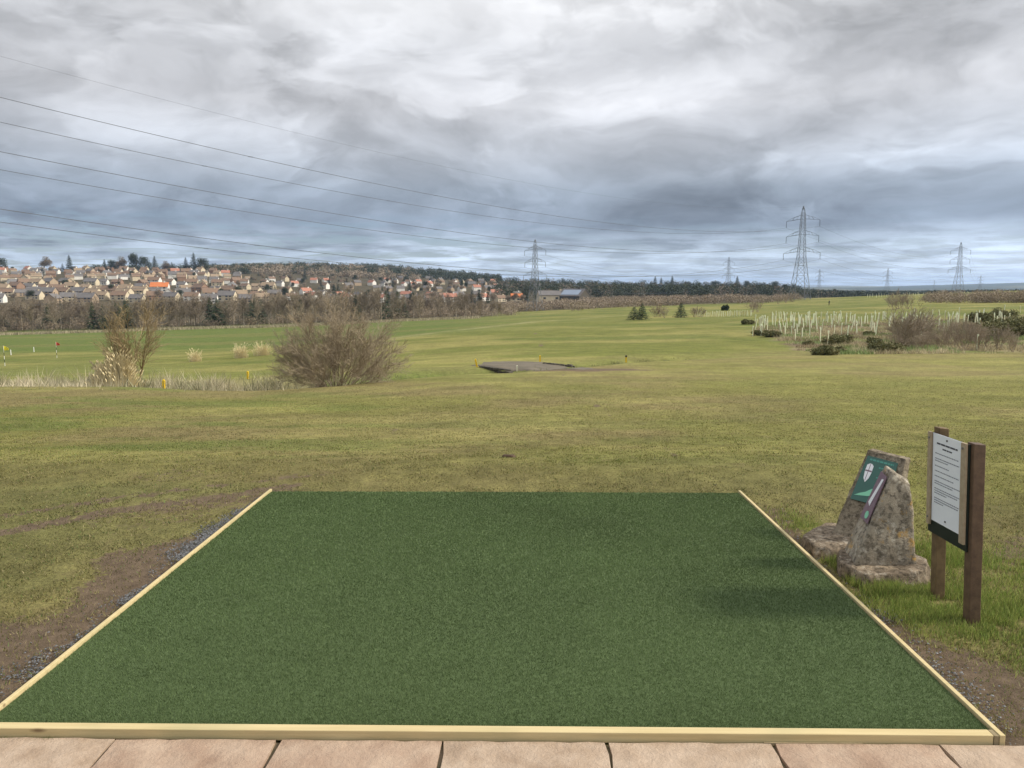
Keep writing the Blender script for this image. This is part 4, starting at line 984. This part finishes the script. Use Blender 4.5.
for px, k, s, lab in ((2, rt[0], 1.2, 'dark tree on the skyline at the far left edge'), (46, rt[1], 1.35, 'round leafless tree alone on the left skyline'), (71, tt[0], 1.25, 'tall dark conifer on the skyline above the left houses'), (64, tt[1], .8, 'short dark conifer beside the tall skyline conifer'),
                     (106, tt[0], .95, 'narrow dark conifer rising from the skyline trees'), (112, rt[0], 1.0, 'dark skyline tree left of the brown leafless one'), (121, rt[1], 1.35, 'brown leafless tree in the skyline group'), (138, rt[0], 1.55, 'largest dark green skyline tree, broad crowned'), (147, rt[0], 1.3, 'dark broad tree joined to the largest skyline tree'),
                     (156, tt[0], 1.2, 'pointed dark conifer right of the broad skyline trees'), (173, tt[1], 1.0, 'squat dark conifer between two pointed skyline trees'), (187, tt[0], 1.15, 'left one of the close skyline conifer pair'), (195, tt[0], 1.5, 'tallest pointed conifer of the skyline, right of its pair'), (204, rt[0], 1.3, 'dark broad tree right of the tallest conifer'), (166, rt[1], 1.0, 'small brown leafless tree between skyline conifers')):
    tree(px, 1090, k, s * (1.35 if k in rt else 1.1), lab)
for i in range(270):
    px = q.uniform(-40, 560) if i < 130 else q.uniform(255, 560); y = q.choice([600, 670, 740, 820, 900, 975, 1045]) + q.uniform(-20, 20)
    k = q.choice(rt + rt + tt) if px > 260 else q.choice([rt[1], rt[1], rt[0], tt[1]])
    ev = k in (rt[0], tt[0], tt[1])
    tree(px, y, k, q.uniform(.4, .8), 'dark green tree standing among the town houses' if ev else 'brown leafless tree standing among the town houses', 'evergreen town trees' if ev else 'leafless town trees')

# far woods : hill behind town, ridge right of the town
def wood(name, items, m, n, size, lab):
    v, f = ell_leaves(rg, items, n, size); o = fast(name, v, f, m); tag(o, lab, 'woodland', kind='stuff')
its = []
for i in range(900):
    px = q.uniform(205, 500); y = q.uniform(1180, 1560); p = at(px, y); r_ = q.uniform(4, 7.5); its.append((p.x, p.y, p.z + r_ * .8, r_, r_, r_ * 1.1))
wood('hill_woodland', its[:600], M['needle_far'], 60000, 1.5, 'dark evergreen wood covering the hill behind the town'); 
its2 = []
for i in range(700):
    px = q.uniform(195, 420); y = q.uniform(1130, 1500); p = at(px, y); r_ = q.uniform(4, 7); its2.append((p.x, p.y, p.z + r_ * .7, r_ * 1.2, r_, r_))
wood('brown_hill_woodland', its2, M['twig_purple'], 60000, 1.4, 'leafless brown wood on the lower slope of the hill behind the town')
its = []
for i in range(1000):
    px = q.uniform(495, 838) ; y = q.uniform(640, 1180); 
    if px > 780 and y > 900 and q.random() < .6: continue
    p = at(px, y); r_ = q.uniform(3, 6.2) * (1 if px < 800 else .7); its.append((p.x, p.y, p.z + r_ * .9, r_, r_, r_ * q.uniform(.9, 1.5)))
wood('ridge_woodland', its[:800], M['needle_far'], 100000, .95, 'dark evergreen wood along the low ridge right of the town'); wood('brown_ridge_woodland', its[760:], M['bark_dark'], 22000, .8, 'leafless brown trees mixed through the low ridge wood')
its = []
for i in range(520):
    px = q.uniform(395, 800); y = q.uniform(345 if not 505 < px < 570 else 402, 500) if px < 600 else q.uniform(380, 540); p = at(px, y); r_ = q.uniform(1.6, 3.1) * (1 if px < 740 else .8); its.append((p.x, p.y, p.z + r_ * .7, r_ * 1.5, r_, r_))
wood('brown_thicket', its, M['twig_purple'], 110000, .42, 'purple brown leafless thicket along the far end of the fairway')
its = []
for i in range(800):
    px = q.uniform(790, 1060); y = q.uniform(700, 2600); p = at(px, y); r_ = q.uniform(3, 6) ; its.append((p.x, p.y, p.z + r_ * .4, r_ * 2.5, r_, r_ * .8))
wood('valley_woodland', its, M['needle_far'], 70000, 1.6, 'dark distant woods on the low valley floor at right')
its = []
for i in range(120):
    px = q.choice([q.uniform(92, 152), q.uniform(92, 215), q.uniform(160, 250)]); y = q.uniform(1105, 1150); p = at(px, y); r_ = q.uniform(3.5, 6); its.append((p.x, p.y, p.z + r_ * .9, r_ * 1.3, r_, r_ * q.uniform(.8, 1.3)))
wood('skyline_woodland', its, M['needle_far'], 16000, .9, 'dark low trees massed on the skyline behind the upper houses')
# individually visible skyline trees of the ridge
for px, s, lab in ((563, .8, 'first pointed conifer from the left on the ridge'), (655, 1.1, 'pair of dark ridge conifers, left one'), (661, 1.0, 'pair of dark ridge conifers, right one'), (672, 1.15, 'tall dark conifer right of the pair on the ridge'), (737, 1.2, 'tall dark conifer above the ridge right of the slim pylon')):
    tree(px, 1120, tt[0], s, lab)
for px, s, lab in ((688, 1., 'round dark tree on the ridge left of the slim pylon'), (715, 1.1, 'round dark tree on the ridge just beside the slim pylon'), (748, 1.2, 'wide dark tree on the ridge left of the largest pylon'), (776, 1.25, 'dark tree on the ridge end left of the largest pylon'), (786, 1.0, 'lower dark tree on the ridge end at the largest pylon'), (836, .7, 'small dark tree on the valley skyline right of the largest pylon')):
    tree(px, 1050, rt[0], s, lab)
for pp_ in tt + rt + belt + ever:
    if pp_.location.y < -400: print('unused proto', pp_.name)

# ------------------------------------------------------------------ fairway conifers, saplings, small shrubs
def small_conifer(px, row, h, w_, lab, seed):
    e = make_conifer('small_conifer', g(px, row), h, w_ * 1.5, M['needle'], lab, None, 2200, seed); return e
small_conifer(634, 320, 3.0, 3.4, 'lower left one of two touching dark conifers on the fairway', 5)
small_conifer(642, 320, 3.7, 3.3, 'taller right one of two touching dark conifers on the fairway', 6)
small_conifer(681, 317.5, 3.6, 3.4, 'dark conifer alone on the fairway beside the tree guards', 7)
def bush(px, row, w_, h, m, lab, n=2500, size=.14, cat='bush', group=None, name='bush'):
    p = g(px, row); e = empty(name, p); q_ = random.Random(int(px * 7 + row)); cs = [(q_.uniform(-.32,.32)*w_, q_.uniform(-.3,.3)*w_, h*q_.uniform(.28,.55), w_*q_.uniform(.16,.28), w_*q_.uniform(.15,.25), h*q_.uniform(.25,.45)) for _ in range(9)]
    v, f = ell_leaves(rg, cs, n, size); fast('foliage', v, f, m, e)
    segs_ = [(0,0,-.1, c[0]*.8, c[1]*.8, c[2], .03, .01) for c in cs]; v, f = prisms(segs_); fast('stems', v, f, M['bark_dark'], e)
    return tag(e, lab, cat, group)
bush(725, 310.5, 3.0, 2.2, M['needle'], 'tiny dark bush on the far fairway above the tree guards', size=.25)
bush(748, 324.5, 2.2, .9, M['gorse'], 'small dark bush at the left tip of the planted rough')
bush(760, 335.5, 2.2, .8, M['gorse'], 'low dark bush left of the guarded saplings')
bush(773, 337, 2.4, .8, M['gorse'], 'low dark bush nearest the left guarded saplings')
gb = [(832, 352.5, 2.4, .8), (838, 345.5, 4.2, 1.7), (826, 355, 2.4, .9), (882, 351.5, 3.6, 1.3), (874, 345, 2.0, 1.1), (905, 345, 2.4, 1.5), (808, 345, 1.3, .5), (870, 335, 2, .6)]
for px, row, w_, h in gb: bush(px, row, w_ * .8, h * .75, M['gorse'], 'low dark gorse bush in the planted rough among the tree guards', 1800, .13, 'bush', 'gorse bushes in the rough', 'gorse_bush')
bush(1003, 337, 7.2, 2.2, M['gorse'], 'largest dark gorse bush, at the right end of the rough', 5200, .16, name='gorse_bush')
bush(985, 322, 4.5, 1.6, M['gorse'], 'dark gorse bush behind the largest one, left side', 2600, .18, name='gorse_bush')
bush(1004, 318, 4.5, 1.7, M['gorse'], 'dark gorse bush behind the largest one, middle of the back row', 2600, .18, name='gorse_bush')
# bare thicket shrubs (shared shapes)
shr = []
for i in range(4):
    q_ = random.Random(90 + i); segs = []; spec_min[0] = .012
    for k in range(9):
        a = q_.uniform(0, 6.28); ti = q_.uniform(.1, .9); grow(q_, segs, Vector((q_.uniform(-.5,.5), q_.uniform(-.4,.4), -.1)), Vector((math.cos(a)*ti, math.sin(a)*ti, 1)).normalized(), q_.uniform(1.4, 2.5), .04, 0, [(4, 2, .5, .55, .1, .04), (3, 2, .5, .55, .12, .04), (3, 2, .5, .5, .14, .04), (2, 0, .4, .5, .14, 0)])
    v, f = prisms(segs); e = empty('bare_shrub', PROTO); fast('branches', v, f, M['twig_purple' if i % 2 else 'bark_belt'], e); shr.append(tag(e, 'x', 'shrub'))
sp = []
for i in range(26): sp.append((q.uniform(895, 985), q.uniform(333, 351), q.uniform(.35, .65)))
sp += [(905, 349, 1.1), (912, 348, .9), (900, 340, .9), (925, 342, .85), (1000, 350, .6), (1012, 352, .5)]
for i, (px, row, s) in enumerate(sp): place(shr[i % 4], g(px, row), s, None, 'leafless purple brown shrub in the thicket at the right of the rough', 'leafless shrubs of the right thicket', cat='shrub')
its = []
for i in range(150):
    px = q.uniform(922, 1045); p = g(px, q.uniform(298.5, 303)); r_ = q.uniform(.9, 1.9); its.append((p.x, p.y, p.z + r_ * .8, r_ * 1.6, r_, r_ * 1.3))
wood('hedge', its, M['twig_purple'], 30000, .28, 'leafless brown hedge band on the far crest below the right skyline pylon')
for i, (px, row, s) in enumerate(((893, 310, 1.2), (899, 309, 1.5), (907, 309, 1.2), (786, 303, 1.3), (793, 302, 1.7), (778, 304, 1.1))):
    place(shr[i % 4], g(px, row), s, None, 'tall tan leafless shrub standing alone beyond the tree guards' , 'tan shrubs beyond the tree guards', cat='shrub')
for i, (px, row, s) in enumerate(((655, 317, .8), (660, 317, 1.1), (664, 318, .7), (694, 317, .8), (700, 317, .9), (752, 312, 1.0), (757, 312, 1.1))):
    place(shr[i % 4], g(px, row), s, None, 'slim reddish leafless sapling between the fairway conifers and the rough', 'reddish saplings on the fairway', cat='shrub')

# ------------------------------------------------------------------ tree guards
def guard():
    b = MB(); n_ = 8; r_ = .048; vs = []
    for rr in (r_, r_ - .008):
        for z in (-.03, 1.1): vs += [(rr * math.cos(2*math.pi*k/n_), rr * math.sin(2*math.pi*k/n_), z) for k in range(n_)]
    fs = []
    for k in range(n_):
        j = (k + 1) % n_; fs += [(k, j, n_ + j, n_ + k), (2*n_ + j, 2*n_ + k, 3*n_ + k, 3*n_ + j), (n_ + k, n_ + j, 3*n_ + j, 3*n_ + k)]
    b.add(vs, fs); b.box((.065, -.02, -.2), (.10, .02, .95), 1)
    return b.build('tree_guard', [M['tube'], M['stake']])
gp = guard(); ng = 0
def put_guard(px, row, s=1., lab=None, grp='tree guards in the planted rough'):
    global ng
    o = gp if ng == 0 else gp.copy()
    if ng: C.objects.link(o)
    o.location = g(px, row) if not isinstance(px, Vector) else px; o.scale = (s, s, s * rnd.uniform(.8, 1.15)); o.rotation_euler = (rnd.gauss(0, .06), rnd.gauss(0, .08), rnd.uniform(0, 6)); ng += 1
    tag(o, lab or 'pale plastic tree guard tube in the planted rough on the right', 'tree guard', grp)
for i in range(200):
    t = i / 200; px = q.uniform(752, 905) if q.random() < .68 else q.uniform(905, 1010); row = 318.5 + abs(q.gauss(0, 8)) + (4 if px < 770 else 0)
    put_guard(px, min(row, 336), 1.25)
for px, row in ((780,333),(785,335),(797,334),(802,338),(817,331),(833,339),(847,340),(857,334),(871,332),(905,330),(928,337),(949,327),(978,338),(980,330),(978,322),(1004,312),(1020,313),(959,316),(914,314),(795,341),(820,342),(827,346),(977,350)):
    put_guard(px, row, 1.25)
for i in range(34): put_guard(694 + i * 1.75 + q.uniform(-.5, .5), 316.5 + (i % 3) * .3 - i * .03, 1.15, 'pale tree guard tube in the line right of the lone fairway conifer', 'tree guards in the fairway line')
for i in range(40): put_guard(868 + i * 2.6 + q.uniform(-1, 1), 297.2 - i * .06 + q.uniform(-.5, .5), 1.5, 'tiny pale tree guard on the far crest near the skyline', 'tree guards on the far crest')

# ------------------------------------------------------------------ golfer far away
def golfer():
    e = empty('person', g(829, 305.5)); tag(e, 'tiny golfer in dark clothes standing far off beyond the tree guards', 'person')
    J = [(0,0,.95),(0,0,1.2),(0,0,1.42),(0,0,1.52),(0,.01,1.66),(-.1,0,.9),(-.13,.03,.5),(-.14,0,.06),(-.14,-.14,.03),(.1,0,.9),(.14,.03,.5),(.16,0,.06),(.16,-.14,.03),(-.2,0,1.4),(-.27,-.03,1.12),(-.2,-.25,.98),(.2,0,1.4),(.27,-.03,1.12),(.18,-.25,.98)]
    E = [(0,1),(1,2),(2,3),(3,4),(0,5),(5,6),(6,7),(7,8),(0,9),(9,10),(10,11),(11,12),(2,13),(13,14),(14,15),(2,16),(16,17),(17,18)]
    Rr = [.15,.15,.14,.06,.10,.1,.07,.05,.04,.1,.07,.05,.04,.07,.05,.035,.07,.05,.035]
    me = bpy.data.meshes.new('body'); me.from_pydata(J, E, []); me.materials.append(M['cloth_dark']); o = bpy.data.objects.new('body', me); C.objects.link(o); o.parent = e
    m_ = o.modifiers.new('skin', 'SKIN')
    for i, r_ in enumerate(Rr): me.skin_vertices[0].data[i].radius = (r_, r_ * .8)
    me.skin_vertices[0].data[0].use_root = True
    s_ = o.modifiers.new('s', 'SUBSURF'); s_.levels = s_.render_levels = 2
    b = MB(); n_ = 10; vs = []; fs = []
    for i in range(5):
        th = math.pi / 2 * i / 4
        for k in range(n_): a = 2 * math.pi * k / n_; vs.append((.115 * math.cos(th) * math.cos(a), .01 + .12 * math.cos(th) * math.sin(a), 1.68 + .12 * math.sin(th)))
    for i in range(4):
        for k in range(n_): fs.append((i * n_ + k, i * n_ + (k + 1) % n_, (i + 1) * n_ + (k + 1) % n_, (i + 1) * n_ + k))
    b.add(vs, fs); b.build('hair', M['hair'], e, smooth=True)
golfer()

# ------------------------------------------------------------------ pylons
def pylon(h=47., r=.13):
    e = empty('electricity_pylon', PROTO)
    # half width by height
    def hw(z): return np.interp(z / h, [0, .28, .46, .62, .80, .93, 1], [4.3, 2.7, 1.75, 1.35, 1.1, .8, .12])
    lv = [0, .13, .26, .37, .46, .54, .62, .70, .78, .86, .93, 1]
    b = MB()
    for sx, sy in ((-1,-1),(1,-1),(1,1),(-1,1)):
        for i in range(len(lv) - 1):
            z0, z1 = lv[i] * h, lv[i + 1] * h; a, c = hw(z0), hw(z1)
            b.tube((sx*a, sy*a, z0), (sx*c, sy*c, z1), r if z0 < h*.5 else r*.8, n=4)
    b.build('tower_legs', M['steel'], e)
    b = MB()
    for i in range(len(lv) - 1):
        z0, z1 = lv[i] * h, lv[i + 1] * h; a, c = hw(z0), hw(z1)
        for (x0, y0), (x1, y1) in (((-1,-1),(1,-1)), ((1,-1),(1,1)), ((1,1),(-1,1)), ((-1,1),(-1,-1))):
            b.tube((x0*a, y0*a, z0), (x1*c, y1*c, z1), r*.5, n=4); b.tube((x1*a, y1*a, z0), (x0*c, y0*c, z1), r*.5, n=4); b.tube((x0*c, y0*c, z1), (x1*c, y1*c, z1), r*.5, n=4)
    b.build('bracing', M['steel'], e)
    for fz, L_ in ((.52, 9.3), (.70, 8.2), (.865, 8.4)):
        z = fz * h; a = hw(z)
        for s in (-1, 1):
            c = MB(); tip = Vector((s * L_, 0, z - .9))
            mid = Vector((s * (a + (L_ - a) * .62), 0, z + .55))
            for sy in (-1, 1):
                c.tube((s * a, sy * a, z), tip, r * .6, n=4); c.tube((s * a, sy * a, z + 2.0), mid, r * .6, n=4)
                for t in (.3, .6): 
                    p0 = Vector((s * a, sy * a, z)).lerp(tip, t); p1 = Vector((s * a, sy * a, z + 2.0)).lerp(mid, min(1, t * 1.2)); c.tube(p0, p1, r * .4, n=4)
            c.tube(mid, tip, r * .6, n=4)
            ar = c.build('crossarm', M['steel'], e)
            MB().tube(tip, tip - Vector((0, 0, 3.2)), .12, n=6).build('insulator', M['cable'], ar)
    return tag(e, 'x', 'pylon')
pyl = pylon(47.)
PY = {}
def put_py(key, px, y, h, rz, lab, dz=0):
    o = pyl if not PY else copy_tree(pyl); p = at(px, y); p.z += dz; o.location = p; s = h / 47.; o.scale = (s, s, s); o.rotation_euler.z = rz; tag(o, lab, 'pylon', 'electricity pylons'); PY[key] = o; return o
put_py('A', 800, 430, 51, R(-40), 'largest lattice electricity pylon, right of centre')
put_py('B', 535, 400, 36.5, R(-35), 'lattice pylon rising from the thicket left of the solar roof')
put_py('C', 728, 820, 39, R(-50), 'slim lattice pylon in front of the dark ridge wood')
put_py('D', 958, 720, 50, R(-55), 'pylon with black spread legs on the right skyline beside the hedge')
put_py('E', 887, 1330, 46, R(-55), 'faint distant pylon left of the right skyline pylon')
put_py('F', 819, 1500, 46, R(-50), 'faint distant pylon just right of the largest pylon')
put_py('G', 980, 2100, 46, R(-55), 'tiny pylon immediately right of the right skyline pylon')
put_py('H', 934, 3300, 46, R(-55), 'tiniest pylon on the valley skyline, seen as a speck')
bpy.context.view_layer.update()
def arm_pts(o):
    r_ = []
    for fz, L_ in ((.52, 9.3), (.70, 8.2), (.865, 8.4)):
        for s in (-1, 1): r_.append(o.matrix_world @ Vector((s * L_, 0, fz * 47 - 4.1)))
    return r_
def cable(a, b, sag, r, lab, group, m=None, spacers=False):
    n_ = 60; segs = []; P_ = []
    for i in range(n_ + 1):
        t = i / n_; p = a.lerp(b, t); p.z -= 4 * sag * t * (1 - t); P_.append(p)
    for i in range(n_): segs.append((*P_[i], *P_[i + 1], r, r))
    v, f = prisms(segs); o = fast('power_cable', v, f, m or M['cable'])
    if spacers:
        b_ = MB()
        for i in range(4, n_, 7): b_.tube(P_[i] - Vector((.35, .3, 0)), P_[i] + Vector((.35, .3, 0)), .07, n=6)
        b_.build('spacer', M['cable'], o)
    return tag(o, lab, 'cable', group)
Aw = arm_pts(PY['A']); away = Vector((-286 / 379 * 440, -345 / 448 * 448, 0))
dirv = Vector((-249, -300, 0)) * 1.15
nm = ['lowest', 'middle', 'upper']
for i, p in enumerate(Aw):
    cable(p, p + dirv + Vector((0, 0, 3.2)), 13.2, .06, '%s cable across the left sky to the %s arm of the largest pylon' % (nm[i // 2], 'left' if i % 2 == 0 else 'right'), 'cables to the largest pylon', spacers=True)
top = PY['A'].matrix_world @ Vector((0, 0, 47))
cable(top, top + dirv, 12.5, .022, 'thin earth wire above all cables from the largest pylon top', 'cables to the largest pylon')
for a, b_, sg, rr, lab, grp in (('B', 'C', 11, .045, 'power cable hung between the thicket pylon and the slim ridge pylon', 'cables from thicket pylon to ridge pylon'), ('C', 'E', 14, .05, 'faint power cable from the ridge pylon to a distant pylon', 'cables from ridge pylon'), ('A', 'D', 9, .045, 'power cable between the largest pylon and the right skyline pylon', 'cables to the right skyline pylon'), ('D', 'G', 12, .04, 'faint cable beyond the right skyline pylon', 'cables beyond the right skyline pylon')):
    A_, B_ = arm_pts(PY[a]), arm_pts(PY[b_])
    for i in range(6):
        if a == 'A': B_[i] = B_[i]
        cable(A_[i], B_[i], sg, rr, lab, grp)
Bw = arm_pts(PY['B'])
for i, p in enumerate(Bw): cable(p, p + Vector((-390, -150, 0)), 11, .03, 'thin power cable running left from the thicket pylon over the town', 'cables running left over the town')

# ------------------------------------------------------------------ haze
hb = MB().box((-17500, -40, -420), (17500, 14500, 190)); hz = hb.build('haze', None if False else bpy.data.materials.new('haze')); tag(hz, 'thin pale air haze', 'haze', kind='stuff')
hm = hz.data.materials[0]; hm.use_nodes = True; nt = hm.node_tree; nt.nodes.remove(nt.nodes['Principled BSDF'])
pv = nt.nodes.new('ShaderNodeVolumePrincipled'); pv.inputs['Color'].default_value = (.52, .70, 1, 1); pv.inputs['Density'].default_value = .00007; pv.inputs['Anisotropy'].default_value = .2
nt.links.new(pv.outputs[0], nt.nodes['Material Output'].inputs['Volume'])

# ------------------------------------------------------------------ sky and sun
SUN_EL = R(35)
wd_ = bpy.data.worlds.new('World'); sc.world = wd_; wd_.use_nodes = True; nt = wd_.node_tree; N = nt.nodes; L = nt.links
bg = N['Background']
sky = N.new('ShaderNodeTexSky'); sky.sky_type = 'NISHITA'; sky.sun_disc = False; sky.sun_elevation = SUN_EL; sky.sun_rotation = R(90); sky.air_density = 1; sky.dust_density = .6
tc = N.new('ShaderNodeTexCoord'); sx = N.new('ShaderNodeSeparateXYZ'); L.new(tc.outputs['Generated'], sx.inputs[0])
def mth(op, a, b=None, c=None, clamp=False):
    n_ = N.new('ShaderNodeMath'); n_.operation = op; n_.use_clamp = clamp
    for i, v_ in enumerate((a, b, c)):
        if v_ is None: continue
        if isinstance(v_, (int, float)): n_.inputs[i].default_value = v_
        else: L.new(v_, n_.inputs[i])
    return n_.outputs[0]
zc = mth('MAXIMUM', sx.outputs['Z'], 0.); zz = mth('ADD', zc, .055)
cx = mth('DIVIDE', sx.outputs['X'], zz); cy = mth('DIVIDE', sx.outputs['Y'], zz)
cv_ = N.new('ShaderNodeCombineXYZ'); L.new(cx, cv_.inputs[0]); L.new(cy, cv_.inputs[1])
def wn(s, det, ro, off, dist=.0, vec=None):
    mp = N.new('ShaderNodeMapping'); mp.inputs['Location'].default_value = off; L.new(vec or cv_.outputs[0], mp.inputs['Vector'])
    n_ = N.new('ShaderNodeTexNoise'); n_.inputs['Scale'].default_value = s; n_.inputs['Detail'].default_value = det; n_.inputs['Roughness'].default_value = ro; n_.inputs['Distortion'].default_value = dist
    L.new(mp.outputs[0], n_.inputs['Vector']); return n_.outputs['Fac']
def wr(s, a0, a1, b0, b1):
    r_ = N.new('ShaderNodeMapRange'); r_.interpolation_type = 'SMOOTHSTEP'
    for i, v_ in enumerate((a0, a1, b0, b1)): r_.inputs[i + 1].default_value = v_
    L.new(s, r_.inputs[0]); return r_.outputs[0]
nrmz = N.new('ShaderNodeVectorMath'); nrmz.operation = 'MULTIPLY'; L.new(tc.outputs['Generated'], nrmz.inputs[0]); nrmz.inputs[1].default_value = (1, 1, 2.3)
wv = N.new('ShaderNodeTexNoise'); wv.inputs['Scale'].default_value = 3.; wv.inputs['Detail'].default_value = 4; L.new(nrmz.outputs[0], wv.inputs['Vector'])
wo = N.new('ShaderNodeVectorMath'); wo.operation = 'MULTIPLY_ADD'; L.new(wv.outputs['Color'], wo.inputs[0]); wo.inputs[1].default_value = (.28, .28, .28); L.new(nrmz.outputs[0], wo.inputs[2])
W_ = wo.outputs[0]
nA = wn(2.6, 7, .5, (3.1, 1.7, .4), .0, W_); nB = wn(6.5, 8, .55, (7.7, -2.2, 1.), .2, W_); nE = wn(4.2, 7, .52, (2.2, 8.8, 3.), .3, W_); nD = wn(1.1, 8, .6, (1.7, 4.2, 1.), .3)
nC = wn(.16, 3, .5, (1.3, 5.2, 0))
def blob(px, row, wx, wz, amp):
    a = (px - 512) / F; v = (384 - row) / F; d = Vector((a, cp + v * sp_, v * cp - sp_)).normalized()
    tx = mth('MULTIPLY', mth('SUBTRACT', sx.outputs['X'], d.x), F / wx); tz = mth('MULTIPLY', mth('SUBTRACT', sx.outputs['Z'], d.z), F / wz)
    r2 = mth('ADD', mth('MULTIPLY', tx, tx), mth('MULTIPLY', tz, tz)); return mth('MULTIPLY', mth('EXPONENT', mth('MULTIPLY', r2, -1.)), amp)
BS = [blob(*q_) for q_ in ((880, 160, 130, 24, .50), (640, 100, 120, 28, .18), (290, 150, 110, 30, .22), (440, 195, 120, 26, .22), (180, 85, 150, 22, -.10), (330, 40, 110, 30, .10), (60, 18, 90, 26, .18), (940, 110, 90, 24, -.05), (780, 205, 260, 26, -.20), (560, 160, 110, 22, -.06), (120, 205, 190, 30, -.10), (180, 238, 120, 10, .2), (450, 60, 80, 50, -.12), (890, 60, 130, 30, .05), (640, 15, 60, 14, .22))]
bsum = BS[0]
for q_ in BS[1:]: bsum = mth('ADD', bsum, q_)
bsum = mth('MULTIPLY', bsum, wr(nB, .3, .7, .45, 1.5))
ramp = N.new('ShaderNodeValToRGB'); L.new(zc, ramp.inputs[0]); cr = ramp.color_ramp
els = [(0, (.55,.66,.80)), (.022, (.56,.65,.76)), (.05, (.47,.55,.65)), (.078, (.30,.36,.45)), (.12, (.31,.36,.43)), (.165, (.46,.49,.54)), (.22, (.57,.58,.61)), (.28, (.53,.54,.565)), (.34, (.64,.645,.66)), (.6, (.72,.73,.76)), (1, (.85,.87,.92))]
while len(cr.elements) < len(els): cr.elements.new(.5)
for e_, (p_, c_) in zip(cr.elements, els): e_.position = p_; e_.color = (*c_, 1)
var = mth('ADD', mth('ADD', mth('ADD', wr(nA, .39, .61, -.17, .17), wr(nB, .40, .62, -.09, .12)), mth('MULTIPLY', wr(nD, .35, .65, -.25, .32), wr(zc, .09, .045, .0, 1))), mth('ADD', mth('ADD', wr(nE, .505, .575, -.04, .20), wr(wn(13., 7, .6, (5.5, 2.1, 6.), .3, W_), .35, .65, -.06, .07)), bsum))
var = mth('ADD', mth('ADD', var, wr(nC, .35, .65, -.08, .08)), 1.0)
# cloud sheet thins and brightens towards the hidden sun
sd = N.new('ShaderNodeVectorMath'); sd.operation = 'DOT_PRODUCT'; L.new(tc.outputs['Generated'], sd.inputs[0]); sd.inputs[1].default_value = (math.cos(SUN_EL), 0, math.sin(SUN_EL))
glow = wr(sd.outputs['Value'], .6, 1, 0, 1.0); var = mth('ADD', var, glow)
sc1 = N.new('ShaderNodeVectorMath'); sc1.operation = 'SCALE'; L.new(ramp.outputs[0], sc1.inputs[0]); L.new(var, sc1.inputs['Scale'])
sc2 = N.new('ShaderNodeVectorMath'); sc2.operation = 'SCALE'; L.new(sky.outputs[0], sc2.inputs[0]); sc2.inputs['Scale'].default_value = .085
tint = N.new('ShaderNodeVectorMath'); tint.operation = 'MULTIPLY'; L.new(sc2.outputs[0], tint.inputs[0]); tint.inputs[1].default_value = (.82, .90, 1.12)
# gaps of clear blue low over the town
gapn = wr(wn(1.1, 7, .6, (-4.4, 2.9, 0), .5), .46, .62, 0, 1)
gap = mth('MULTIPLY', gapn, wr(zc, .105, .055, 0, 1)); gap = mth('MULTIPLY', gap, wr(sx.outputs['X'], .25, -.25, .35, .95))
mx_ = N.new('ShaderNodeMix'); mx_.data_type = 'RGBA'; L.new(gap, mx_.inputs['Factor']); L.new(sc1.outputs[0], mx_.inputs['A']); L.new(tint.outputs[0], mx_.inputs['B'])
sc3 = N.new('ShaderNodeVectorMath'); sc3.operation = 'SCALE'; L.new(mx_.outputs['Result'], sc3.inputs[0]); sc3.inputs['Scale'].default_value = 10.
L.new(sc3.outputs[0], bg.inputs['Color']); bg.inputs['Strength'].default_value = .1
sl_ = bpy.data.lights.new('sun', 'SUN'); sl_.energy = 3.7; sl_.angle = R(8); sl_.color = (1, .92, .78)
so = bpy.data.objects.new('sun', sl_); C.objects.link(so); so.rotation_euler = (0, R(90) - SUN_EL, R(0))
sc.view_settings.view_transform = 'Standard'; sc.view_settings.look = 'None'; sc.view_settings.gamma = 1; sc.view_settings.exposure = .12
sc.cycles.volume_bounces = 0; sc.cycles.max_bounces = 5; sc.cycles.diffuse_bounces = 2
print('houses', cnt, 'guards', ng, 'objects', len(bpy.data.objects))
